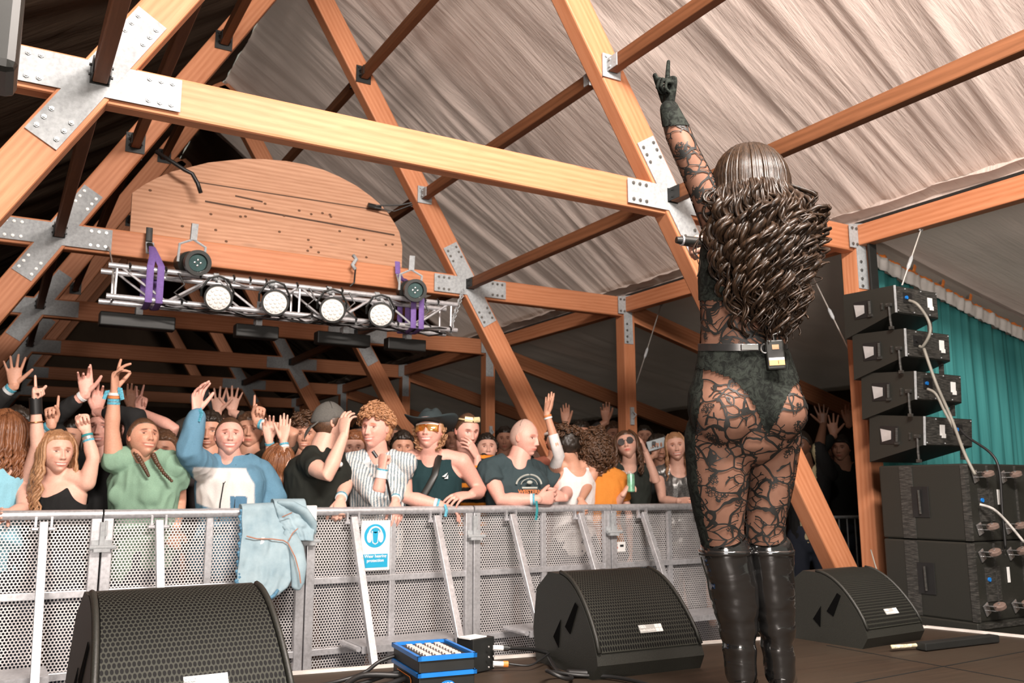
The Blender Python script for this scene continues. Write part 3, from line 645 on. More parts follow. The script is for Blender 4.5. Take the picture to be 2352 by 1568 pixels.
# ------------------------------------------------------------------ wedge monitors
def wedge(loc, rz, sc, label):
    """stage monitor: local x = width, y = depth (front lip at y=0, back at +y)"""
    root = empty('stage_monitor', loc, label, 'stage monitor'); mw = Matrix.Translation(Vector(loc)) @ Matrix.Rotation(rz, 4, 'Z') @ Matrix.Scale(sc, 4)
    W0, W1 = .47, .42; D = .46; Hh = .335
    prof = [(0.02, 0), (-.01, .05), (.0, .085)]; gr = []
    for i in range(11):
        q = i/10; gr.append((.0+.29*q**1.12, .085+(Hh-.085)*math.sin(q*PI/2*.97)**.92))
    back = [(.36, Hh+.002), (D-.01, .27), (D, .12), (D-.04, 0)]
    full = prof[:-1]+gr+back
    def wid(y, z): return (W0+(W1-W0)*min(1, z/Hh))/2
    n = len(full); mb = MB()
    vs = [(-wid(y, z), y, z) for y, z in full]+[(wid(y, z), y, z) for y, z in full]
    fs = [tuple(range(n))[::-1], tuple(range(n, 2*n))]+[(i, (i+1) % n, n+(i+1) % n, n+i) for i in range(n)]
    mb.add(vs, fs); o = build('cabinet', mb, M['cab'], root, mw)
    # grille: its own flat-unrolled coordinates (x, distance along the curve) kept by building it in strips
    mb = MB(); G2 = gr; m = len(G2); vs = []
    for (y, z) in G2:
        for s in np.linspace(-1, 1, 9): vs.append(((wid(y, z)-.018)*s, y-.006*math.cos(.5), z+.006))
    mb.add(vs, [(j*9+i, j*9+i+1, (j+1)*9+i+1, (j+1)*9+i) for j in range(m-1) for i in range(8)]); g = build('grille', mb, M['grille'], root, mw, smooth=True)
    # rims
    for s in (-1, 1):
        mb = MB(); mb.tube([(s*(wid(y, z)-.008), y-.006, z+.006) for y, z in gr], .008, 8); build('side_rim', mb, M['cab'], root, mw, smooth=True)
    # two flat patches per side; the handle recess shade is painted in black
    for s in (-1, 1):
        for k in (0, 1):
            a = Vector((s*(wid(0, .2)+.004), .17+.085*k, .19-.06*k)); mb = MB()
            q = [(-.022, -.055), (.022, -.055), (.012, .055), (-.012, .055)] if k == 0 else [(-.028, -.05), (.026, -.04), (.016, .04)]
            rot = .5; pts = []
            for u_, v_ in q:
                yy = a.y+u_*math.cos(rot)-v_*math.sin(rot); zz = a.z+u_*math.sin(rot)+v_*math.cos(rot); pts.append((s*(wid(yy, zz)+.003), yy, zz))
            mb.prism(pts, (-s*.002, 0, 0)); build('handle_recess', mb, plain('recess_shade_black', (.002, .002, .002), .9, 0, .1, 14, 0, .05), root, mw)
    # maker's plate
    y, z = gr[1]; y1, z1 = gr[2]; nrm = Vector((0, -(z1-z), y1-y)).normalized(); up = Vector((0, y1-y, z1-z))
    pc = Vector((.02, (y+y1)/2, (z+z1)/2))+nrm*.010
    pm = mw @ facing(pc, nrm, up); mb = MB(); mb.box((0, 0, 0), (.098, .030, .002)); bp = build('badge', mb, plain('badge_grey', (.42, .42, .40), .4), root, pm)
    blk = M['black_metal']
    lettering('d&b', .018, M['white_plastic'], mw @ facing(pc+nrm*.003+Vector((-.034, 0, 0))+up.normalized()*.007, nrm, up), bp, bold=.0004)
    lettering('audiotechnik', .0125, M['white_plastic'], mw @ facing(pc+nrm*.003+Vector((-.016, 0, 0))-up.normalized()*.007, nrm, up), bp, bold=.0003)
    mb = MB()
    for i in (0, 1):
        for j in (0, 1): mb.box((.027+i*.016, -.0075+j*.015, .002), (.0145, .0135, .001))
    build('logo_square', mb, M['white_plastic'], bp, pm)
    return root
def mon_at(px, py, z, Y): p = onY(px, py, Y); return p
wedge((.49, 2.40, 0.0), .03, 1.10, 'black wedge monitor nearest the camera, at the lower left')
wedge((2.08, 2.60, 0.0), -.05, 1.0, 'black wedge monitor between the blue box and the performer\'s boots')
wedge((3.36, 2.56, 0.0), .06, .87, 'black wedge monitor on the right, behind the performer\'s boots')
o = build('floor_bar', MB().box((3.55, 2.40, .018), (.46, .05, .03), Matrix.Rotation(-.06, 3, 'Z'), bev=.004), M['black_metal']); tag(o, 'low black bar on the stage before the right-hand wedge', 'bar')
mb = MB(); mb.tube([(3.2, 2.46, .02), (3.28, 2.45, .018), (3.34, 2.43, .02)], .008, 8); o = build('short_cable', mb, plain('banded_cable', (.55, .50, .35), .5, 0, .6, 60), smooth=True); tag(o, 'short taped cable plugged in at the foot of the right-hand wedge', 'cable')
o = build('tape_mark', MB().box((3.42, 1.95, .002), (.10, .012, .002)), M['white_plastic']); tag(o, 'small pale strip of tape on the stage at the lower right', 'tape')

# ------------------------------------------------------------------ blue-edged control box, splitter and cables
bluep = plain('bright_blue_edge', (.01, .17, .55), .4, 0, .06)
cb = empty('control_box', (1.34, 2.87, 0), 'black box with bright blue edges and a button panel on the stage', 'control box')
rot = Matrix.Rotation(-.12, 3, 'Z'); R4 = rot.to_4x4(); cc = Vector((1.345, 2.855, 0))
def cbw(p): return cc+rot @ Vector(p)
X2, Y2 = .095, .15
for nm, z0, z1, m in (('lower_case', .0, .055, M['black_metal']), ('upper_case', .068, .108, M['black_metal'])):
    mb = MB(); mb.box(cbw((0, 0, (z0+z1)/2)), (2*X2, 2*Y2, z1-z0), rot, bev=.003); build(nm, mb, m, cb)
for nm, z0, z1 in (('blue_band', .055, .068), ('blue_rim', .106, .120)):
    mb = MB()
    for s in (-1, 1):
        mb.box(cbw((s*X2, 0, (z0+z1)/2)), (.012, 2*Y2+.012, z1-z0), rot); mb.box(cbw((0, s*Y2, (z0+z1)/2)), (2*X2+.012, .012, z1-z0), rot)
    build(nm, mb, bluep, cb)
kp = build('key_panel', MB().box(cbw((0, 0, .109)), (2*X2-.02, 2*Y2-.02, .004), rot), M['black_plastic'], cb)
for i in range(4):
    for j in range(8): build('key', MB().box(cbw((-.052+i*.034, -.105+j*.030, .114)), (.020, .018, .007), rot), plain('pale_key', (.60, .52, .48), .5), kp)
lg = build('round_logo', MB().prism([cbw((.0+.024*math.cos(a), -Y2-.003, .028+.013*math.sin(a))) for a in np.linspace(0, 2*PI, 24)[:-1]], rot @ Vector((0, -.001, 0))), bluep, cb)
lettering('VCC', .017, M['white_plastic'], facing(cbw((0, -Y2-.006, .028)), rot @ Vector((0, -1, 0))), lg, bold=.0004)
ob = build('side_badge', MB().prism([cbw((-X2-.003, y, z)) for y, z in ((.09, .045), (-.06, .045), (-.075, .035), (-.075, .018), (-.06, .010), (.09, .010))], rot @ Vector((-.001, 0, 0))), M['orange'], cb)
build('badge_face', MB().prism([cbw((-X2-.005, y, z)) for y, z in ((.087, .042), (-.058, .042), (-.071, .034), (-.071, .020), (-.058, .013), (.087, .013))], rot @ Vector((-.001, 0, 0))), M['black_metal'], ob)
for s in (-1, 1): build('rubber_foot', MB().sphere(cbw((s*.07, -.13, .004)), (.012, .012, .006), 10, 6), M['galv'], cb)
sp = empty('splitter_box', (1.58, 2.97, 0), 'small upright black box with a pale lid beside the blue-edged box', 'splitter')
build('case', MB().box((1.575, 2.98, .062), (.11, .085, .115), Matrix.Rotation(.3, 3, 'Z'), bev=.003), M['black_metal'], sp); build('lid', MB().box((1.56, 2.975, .121), (.085, .06, .005), Matrix.Rotation(.3, 3, 'Z')), M['white_plastic'], sp)
for i in range(6):
    build('screw', MB().sphere((1.60+.022*(i % 2), 2.925+.004*(i % 2), .02+.035*(i//2)), .004, 8, 6), M['chrome'], sp)
for z in (.085, .03):
    pl_ = build('plug', MB().tube([(1.62, 2.93, z), (1.67, 2.91, z-.004)], .009, 10), M['white_plastic'], sp, smooth='auto'); build('plug_ring', MB().tube([(1.655, 2.917, z-.003), (1.672, 2.911, z-.004)], .011, 10), M['orange'] if z < .05 else M['black_metal'], pl_)
def cable(pts, r, label, name='cable', mat=None, parent=None):
    P = [Vector(p) for p in pts]; out = []
    for i in range(len(P)-1):
        p0, p1, p2, p3 = P[max(i-1, 0)], P[i], P[i+1], P[min(i+2, len(P)-1)]
        for k in range(6):
            u = k/6; out.append(.5*((2*p1)+(-p0+p2)*u+(2*p0-5*p1+4*p2-p3)*u*u+(-p0+3*p1-3*p2+p3)*u**3))
    out.append(P[-1]); mb = MB(); mb.tube(out, r, 8); o = build(name, mb, mat or M['rubber'], parent, smooth=True)
    if label: tag(o, label, 'cable')
    return o
cable([(.9, 2.95, .012), (1.05, 3.0, .012), (1.15, 3.0, .03), (1.22, 3.02, .06), (1.30, 3.0, .085)], .007, 'thin black cable rising to the back of the blue-edged box')
cable([(.8, 2.78, .012), (.95, 2.86, .012), (1.1, 2.92, .012), (1.22, 2.94, .03), (1.26, 2.93, .035)], .008, 'black cable from the near wedge to the side of the blue-edged box')
cable([(1.25, 2.90, .03), (1.12, 2.92, .04), (1.04, 2.86, .02), (1.10, 2.76, .012), (1.22, 2.70, .012), (1.32, 2.66, .012)], .010, 'thick black cable looping round the left of the blue-edged box')
cable([(1.26, 2.86, .03), (1.17, 2.83, .02), (1.12, 2.79, .012), (1.2, 2.66, .012), (1.3, 2.6, .012)], .010, 'second thick black cable looping left of the blue-edged box')
cable([(1.67, 2.91, .082), (1.76, 2.92, .07), (1.84, 2.95, .05), (1.90, 2.93, .03), (1.93, 2.80, .014), (1.90, 2.72, .014)], .007, 'black cable from the splitter\'s upper plug to the middle wedge')
cable([(1.67, 2.91, .028), (1.74, 2.88, .02), (1.80, 2.90, .03), (1.87, 2.94, .045)], .004, 'thin cable from the splitter\'s lower plug')
cable([(1.86, 2.93, .03), (1.80, 2.78, .012), (1.78, 2.66, .012), (1.70, 2.58, .03), (1.66, 2.62, .05), (1.72, 2.70, .03), (1.82, 2.68, .012), (1.90, 2.60, .012), (1.93, 2.48, .012), (1.92, 2.36, .012)], .007, 'black cable coiled in a loop on the stage before the middle wedge')
cable([(1.80, 2.72, .014), (1.88, 2.66, .014), (1.95, 2.66, .014)], .014, 'thick dark connector lying beside the cable loop')
cable([(.95, 2.68, .012), (1.1, 2.66, .012), (1.25, 2.62, .012), (1.5, 2.60, .012)], .009, 'black cable lying straight along the stage before the blue-edged box')

STAGE += [o for o in bpy.data.objects if o not in STAGE1]
# the stage and what stands on it share the scale of the barrier and the frames
ST = 1.28
SM = Matrix.Translation(EYE) @ Matrix.Scale(ST, 4) @ Matrix.Translation(-EYE)
def to_stage(objs):
    for o in objs:
        if o.parent is None and o.type != 'LIGHT': o.matrix_basis = SM @ o.matrix_basis
to_stage(STAGE)
# ------------------------------------------------------------------ loudspeaker stack
SX, SY = 5.54, 3.60
z = .82
def caster(x, yb, z, parent, k):
    m = Matrix.Translation((x, yb, z)) @ Matrix.Rotation(-.35-.12*k, 4, 'Y'); mb = MB()
    root = build('caster', MB().box((0, 0, 0), (.055, .008, .075), bev=.002), M['chrome'], parent, m)
    mb = MB(); mb.box((.02, -.035, .017), (.07, .055, .004), Matrix.Rotation(.5, 3, 'Y')); mb.box((.02, -.035, -.017), (.07, .055, .004), Matrix.Rotation(.5, 3, 'Y')); mb.tube([(.05, -.06, -.022), (.05, -.06, .022)], .007, 8); build('caster_fork', mb, M['chrome'], root, m)
    mb = MB(); w = [(.05, -.06, -.014), (.05, -.06, -.010), (.05, -.06, .010), (.05, -.06, .014)]; mb.tube(w, [.032, .038, .038, .032], 20); mb.tube([(.05, -.06, -.016), (.05, -.06, .016)], .014, 12); build('caster_wheel', mb, plain('worn_caster_tyre', (.16, .11, .09), .6, 0, .3, 20), root, m, smooth='auto')
for k, (zt, lb) in enumerate(((.82, 'upper of the two black subwoofers with caster wheels under the loudspeaker stack'), (.31, 'lower of the two black subwoofers with caster wheels'))):
    W, D_, Hh = 1.0, .66, .505
    root = empty('subwoofer', (SX+W/2, SY+D_/2, zt-Hh), lb, 'subwoofer')
    build('cabinet', MB().box((SX+W/2, SY+D_/2, zt-Hh/2), (W, D_, Hh), bev=.012), M['cab'], root)
    mb = MB(); mb.box((SX+.012, SY-.002, zt-Hh/2), (.03, .012, Hh-.01)); mb.box((SX-.002, SY+.012, zt-Hh/2), (.012, .03, Hh-.01)); build('corner_strip', mb, M['scr'], root)
    for y in (SY+.33, SY+.36): pass
    mb = MB(); mb.box((SX-.003, SY+.44, zt-Hh/2), (.006, .10, Hh-.01)); build('side_runner', mb, M['scr'], root)
    h = build('side_handle', MB().box((SX-.004, SY+.34, zt-Hh/2), (.006, .13, .21), bev=.002), M['rubber'], root); build('handle_grip', MB().tube([(SX-.014, SY+.34, zt-Hh/2-.08), (SX-.018, SY+.34, zt-Hh/2+.08)], .008, 8), M['scr'], h)
    for dx in (.10, .415, .73):
        for dz in (-.085, -.425): caster(SX+dx, SY-.008, zt+dz, root, k)
    build('connector_panel', MB().box((SX+.20, SY-.004, zt-.27), (.16, .006, .22)), M['scr'], root); build('blue_socket', MB().tube([(SX+.15, SY-.004, zt-.24), (SX+.15, SY-.016, zt-.24)], .014, 12), bluep, root)
    build('paper_label', MB().box((SX+.345+.03*k, SY-.005, zt-.22), (.028, .003, .10)), M['white_plastic'], root)
    for q in range(2): build('rear_runner', MB().box((SX+.235+.32*q, SY-.006, zt-Hh/2), (.008, .012, Hh-.02)), M['scr'], root)
root = empty('speaker_riser', (SX+.5, SY+.33, G), 'black riser under the stacked subwoofers, mostly hidden by the stage edge', 'riser')
build('riser_box', MB().box((SX+.5, SY+.33, (G-.195)/2), (1.02, .68, -.195-G), bev=.01), M['cab'], root); build('riser_rail', MB().box((SX+.5, SY-.012, -.22), (1.0, .012, .03)), M['scr'], root)
tops = ['topmost of the four stacked black array loudspeakers', 'second array loudspeaker from the top of the stack', 'third array loudspeaker from the top, just above the lowest', 'lowest array loudspeaker, standing on the upper subwoofer']
bs = [(2.11, 4.02, -.02, .0), (1.785, 3.97, -.05, .01), (1.475, 3.93, -.09, .03), (1.155, 3.90, -.12, .05)]
for k, (zt, ys, tilt, dx) in enumerate(bs):
    W, D_, hf, hr = .50+.02*k, .44, .335, .20
    x0 = SX-.01+dx; root = empty('array_loudspeaker', (x0+W/2, ys+D_/2, zt-hf), tops[k], 'loudspeaker')
    mw = Matrix.Translation((x0, ys, zt)) @ Matrix.Rotation(-tilt*.6, 4, 'X')
    # local: x width, y depth (rear face at y=0), rear shorter than the front
    mb = MB(); pf = [(0, 0), (0, -hr), (D_, -hf), (D_, .01)]; vs = [(0, y, z_) for y, z_ in pf]+[(W, y, z_) for y, z_ in pf]
    mb.add(vs, [(3, 2, 1, 0), (4, 5, 6, 7), (0, 1, 5, 4), (1, 2, 6, 5), (2, 3, 7, 6), (3, 0, 4, 7)]); build('cabinet', mb, M['cab'], root, mw)
    build('rear_panel', MB().box((W/2, -.004, -hr/2), (W-.02, .008, hr-.012), bev=.002), M['scr'], root, mw)
    build('rear_edge', MB().box((.006, -.008, -hr/2), (.012, .01, hr)), M['galv'], root, mw)
    rc = build('side_handle', MB().box((-.003, .27, -.135), (.006, .15, .13), bev=.002), M['rubber'], root, mw)
    mb = MB(); mb.prism([(-.009, .325, -.185), (-.009, .25, -.165), (-.009, .25, -.105), (-.009, .34, -.09)], (-.001, 0, 0)); build('handle_reflector', mb, plain('worn_metal_pocket', (.55, .56, .56), .35, .4, .2), rc, mw)
    mb = MB(); mb.tube([(-.016, .20, -.185), (-.016, .20, -.085)], .010, 8); mb.box((-.01, .20, -.19), (.02, .03, .02)); build('handle_grip', mb, M['scr'], rc, mw)
    mb = MB(); mb.box((-.006, .10, -.14), (.010, .012, .05)); build('side_latch', mb, M['scr'], root, mw)
    mb = MB(); mb.tube([(-.014, .035, -hr+.06), (-.016, .03, -hr-.05), (-.014, .025, -hr-.11)], .009, 6); mb.box((-.014, .035, -hr+.06), (.02, .04, .025)); mb.box((-.014, .025, -hr-.11), (.02, .03, .022)); build('rigging_link', mb, M['scr'], root, mw)
    build('front_rigging_link', MB().box((W-.02, .06, -hr-.04), (.02, .03, .11)), M['scr'], root, mw)
    mb = MB(); mb.box(((W*.80 if k < 3 else W*.36), -.010, -hr/2+.01), (.055, .003, .075)); mb.box(((W*.80 if k < 3 else W*.36)+.012, -.012, -hr/2-.03), (.045, .003, .03)); build('paper_label', mb, M['white_plastic'], root, mw)
    build('socket_panel', MB().box(((.12 if k < 3 else .36)+.02, -.011, -hr/2+.02), (.10, .004, .075)), M['rubber'], root, mw)
    sk = build('blue_socket', MB().tube([((.12 if k < 3 else .36), -.012, -hr/2+.02), ((.12 if k < 3 else .36), -.024, -hr/2+.02)], .013, 12), bluep if k != 1 else M['rubber'], root, mw)
    for q in range(6): build('panel_screw', MB().sphere((.03+W*.18*q, -.009, -.015 if q % 2 else -hr+.018), .005, 8, 6), M['galv'], root, mw)
cb2 = plain('grey_link_cable', (.22, .21, .18), .5)
def pxY(x, y, Y): return onY(x, y, Y)
cable([pxY(2088, 690, 3.97), pxY(2108, 700, 3.90), pxY(2132, 735, 3.86), pxY(2136, 765, 3.84), pxY(2120, 795, 3.90), pxY(2112, 795, 3.93)], .011, 'looped speaker cable joining the top two array loudspeakers', mat=cb2)
cable([pxY(2122, 800, 3.88), pxY(2150, 880, 3.80), pxY(2185, 960, 3.75), pxY(2215, 1040, 3.62), pxY(2240, 1090, 3.55)], .011, 'long grey speaker cable running down the array to the subwoofers', mat=cb2)
cable([pxY(2130, 893, 3.88), pxY(2150, 905, 3.82), pxY(2170, 945, 3.78), pxY(2200, 1000, 3.72)], .010, 'speaker cable plugged into the third array loudspeaker', mat=cb2)
cable([pxY(2205, 985, 3.82), pxY(2225, 1005, 3.75), pxY(2275, 1040, 3.60), pxY(2295, 1080, 3.55), pxY(2302, 1170, 3.55), pxY(2310, 1260, 3.55)], .009, 'dark speaker cable from the lowest array loudspeaker down the subwoofer backs', mat=M['rubber'])
cable([pxY(2250, 1158, 3.57), pxY(2280, 1168, 3.52), pxY(2310, 1195, 3.50), pxY(2352, 1245, 3.45)], .009, 'cable with a white sleeve crossing the upper subwoofer\'s back', mat=plain('white_sleeved_cable', (.5, .48, .45), .5, 0, .5, 12))
cable([pxY(2000, 1262, 4.25), pxY(2022, 1330, 4.15), pxY(2062, 1400, 4.05), pxY(2112, 1448, 3.95)], .005, 'thin grey cable from the subwoofers down to the right-hand wedge', mat=cb2)
# tall black strap hanging on the corner plate of the nearest side post
o = build('hanging_strap', MB().box((PR+.02, 4.50, 2.35), (.09, .02, .85), bev=.004), M['black_metal']); tag(o, 'long dark strap hanging on the nearest side post beside the teal drape', 'strap')
# flight case at the far right
fc = empty('flight_case', (7.3, 4.1, G), 'dark case beyond the subwoofers at the right edge', 'case')
build('case_body', MB().box((7.25, 4.1, .10), (1.1, .7, 1.15), bev=.012), M['cab'], fc); build('case_lid_edge', MB().box((7.25, 3.745, .63), (1.1, .012, .03)), M['scr'], fc)

# ------------------------------------------------------------------ teal drape on the right
dr = empty('teal_drape', (7.6, 4.85, .2), 'teal curtain with a white heading, hung behind the loudspeaker stack', 'curtain')
teal = NT('teal_cloth'); n = teal.noise(teal.coord((6, 6, .3)), 3, 3); teal.set(teal.ramp(n, [(.3, (.030, .17, .17)), (.7, (.055, .25, .245))]), .8, 0, .2); M['teal'] = teal.m
def ztop(x): return .11+2.605+(x-6.12)*-.222 if x > 6.12 else 2.605-(6.12-x)*.9+.11
def drape(name, f0, f1, mat, nv, yoff, x0=6.06, x1=9.9, parent=dr, wav=1.0):
    mb = MB(); nu = 340; vs = []
    for j in range(nv+1):
        for i in range(nu+1):
            x = x0+(x1-x0)*i/nu; v = j/nv; z = (ztop(x)+f0(x))*(1-v)+f1(x)*v
            y = 4.86+yoff+wav*(.022*math.sin(x*38+2*math.sin(x*5))+.012*math.sin(x*71+v*2)+.03*noise.noise(Vector((x*3, v*1.5, 3))))
            vs.append((x, y, z))
    mb.add(vs, [(j*(nu+1)+i, j*(nu+1)+i+1, (j+1)*(nu+1)+i+1, (j+1)*(nu+1)+i) for j in range(nv) for i in range(nu)])
    o = build(name, mb, mat, parent, smooth=True); sd = o.modifiers.new('thickness', 'SOLIDIFY'); sd.thickness = .004; return o
jag = lambda x: .012*noise.noise(Vector((x*14, 0, 0)))+.008*noise.noise(Vector((x*37, 0, 4)))
drape('curtain_cloth', lambda x: -.09, lambda x: -.25, M['teal'], 24, 0)
drape('white_heading', lambda x: -.005+jag(x), lambda x: ztop(x)-.125+jag(x+5), plain('white_heading_tape', (.72, .69, .66), .8, 0, .05), 4, -.062, wav=.35)
drape('orange_binding', lambda x: .018+jag(x*1.3)*1.6, lambda x: ztop(x)-.012+jag(x), M['orange'], 2, -.055, wav=.35)
mb = MB(); mb.box((6.045, 4.83, 2.05), (.035, .03, 1.05)); build('orange_edge', mb, M['orange'], dr)
for x in (6.95, 7.35, 7.75): build('orange_tie', MB().tube([(x, 4.85, ztop(x)), (x+.02, 4.84, ztop(x)+.06), (x+.05, 4.85, ztop(x)+.10)], (.02, .008), 8), M['orange'], dr)
# ------------------------------------------------------------------ people: shared modelling helpers
def to_cam(p): v = EYE-Vector(p); v.z = 0; return v.normalized()
RH = Vector((Rv.x, Rv.y, 0)).normalized()
def remesh(parts, voxel, smooth=4, fac=.6):
    mb = MB()
    for v, f in parts: mb.add(v, f)
    me = bpy.data.meshes.new('tmp'); me.from_pydata(mb.v, [], mb.f); me.update(); fixn(me)
    o = bpy.data.objects.new('tmp', me); COL.objects.link(o)
    m = o.modifiers.new('r', 'REMESH'); m.mode = 'VOXEL'; m.voxel_size = voxel; m.adaptivity = 0
    s = o.modifiers.new('s', 'SMOOTH'); s.iterations = smooth; s.factor = fac
    # everything else is hidden from this evaluation simply by being unchanged
    dg = bpy.context.evaluated_depsgraph_get(); dg.update(); e = o.evaluated_get(dg); em = e.to_mesh()
    n = len(em.vertices); co = np.empty(n*3, np.float32); em.vertices.foreach_get('co', co)
    nf = len(em.polygons); li = np.empty(len(em.loops), np.int32); em.loops.foreach_get('vertex_index', li)
    ls = np.empty(nf, np.int32); em.polygons.foreach_get('loop_start', ls); lt = np.empty(nf, np.int32); em.polygons.foreach_get('loop_total', lt)
    faces = [tuple(int(q) for q in li[a:a+b]) for a, b in zip(ls, lt)]
    e.to_mesh_clear(); bpy.data.objects.remove(o); bpy.data.meshes.remove(me)
    return co.reshape(-1, 3).astype(float), faces
def normals(v, f):
    n = np.zeros_like(v); F = np.array([q[:3] for q in f]); a = v[F[:, 0]]; b = v[F[:, 1]]; c = v[F[:, 2]]; fn = np.cross(b-a, c-a)
    for k in range(3): np.add.at(n, F[:, k], fn)
    l = np.linalg.norm(n, axis=1); l[l == 0] = 1; return n/l[:, None]
def skinmesh(name, groups, mats, parent, origin):
    """groups: list of (v, f, colour array or None); one mesh, vertex tint in attribute 'tint'"""
    V = []; F = []; C = []; o = 0
    for v, f, c in groups:
        v = np.asarray(v, float); V.append(v-np.array(origin)); F += [tuple(i+o for i in q) for q in f]; C.append(np.ones((len(v), 3)) if c is None else c); o += len(v)
    V = np.vstack(V); C = np.vstack(C); me = bpy.data.meshes.new(name); me.from_pydata(V.tolist(), [], F)
    for m in (mats if isinstance(mats, (list, tuple)) else [mats]): me.materials.append(m)
    at = me.attributes.new('tint', 'FLOAT_COLOR', 'POINT'); at.data.foreach_set('color', np.hstack([C, np.ones((len(C), 1))]).astype(np.float32).ravel())
    me.polygons.foreach_set('use_smooth', [True]*len(me.polygons)); me.update()
    return link(name, me, parent, Matrix.Translation(Vector(origin)))
def tinted(name, rough=.6, base=(1, 1, 1), sss=0.0, nscale=300, namp=.12, bump=.15, spec=.4, sheen=0):
    if name in MATS: return MATS[name]
    t = NT(name); a = t.n('ShaderNodeAttribute', attribute_name='tint'); n = t.noise(t.coord(), nscale, 3)
    lo = tuple(c*(1-namp) for c in base); hi = tuple(min(1, c*(1+namp)) for c in base)
    t.set(t.mix(1.0, t.ramp(n, [(.3, lo), (.7, hi)]), a.outputs['Color'], 'MULTIPLY'), rough, 0, spec)
    if bump: t.bump(n, bump, .002)
    if sss: t.b.inputs['Subsurface Weight'].default_value = sss; t.b.inputs['Subsurface Scale'].default_value = .01; t.b.inputs['Subsurface Radius'].default_value = (1, .35, .2)
    MATS[name] = t.m; return t.m
SKIN = {'fair': tinted('fair_skin', .5, (.74, .43, .33), .0, 90, .06, .05), 'tan': tinted('tanned_skin', .5, (.60, .31, .21), 0, 90, .06, .05),
        'pink': tinted('flushed_skin', .5, (.76, .40, .32), 0, 90, .07, .05), 'deep': tinted('deep_brown_skin', .45, (.16, .075, .045), 0, 90, .06, .05)}
CLOTH = tinted('woven_cloth', .85, (.9, .9, .9), 0, 260, .14, .25, .15)
SATIN = tinted('smooth_cloth', .5, (.9, .9, .9), 0, 200, .08, .15, .4)
def hairmat(name, c1, c2, rough=.42):
    if name in MATS: return MATS[name]
    t = NT(name); n = t.noise(t.coord((1, 1, .25)), 160, 3, .6); w = t.noise(t.coord(), 14, 3)
    f = t.math('ADD', t.math('MULTIPLY', n, .6), t.math('MULTIPLY', w, .4)); t.set(t.ramp(f, [(.35, c1), (.66, c2)]), rough, 0, .5); t.bump(n, .5, .003); MATS[name] = t.m; return t.m
HAIR = {'black': hairmat('black_hair', (.010, .007, .005), (.035, .024, .016)), 'brown': hairmat('brown_hair', (.045, .022, .012), (.14, .07, .036)),
        'auburn': hairmat('auburn_hair', (.12, .042, .018), (.30, .12, .05)), 'ginger': hairmat('ginger_hair', (.30, .13, .055), (.60, .32, .17)),
        'blond': hairmat('strawberry_blond_hair', (.24, .11, .05), (.52, .29, .15)), 'grey': hairmat('cropped_grey_hair', (.50, .33, .27), (.66, .45, .37), .7)}
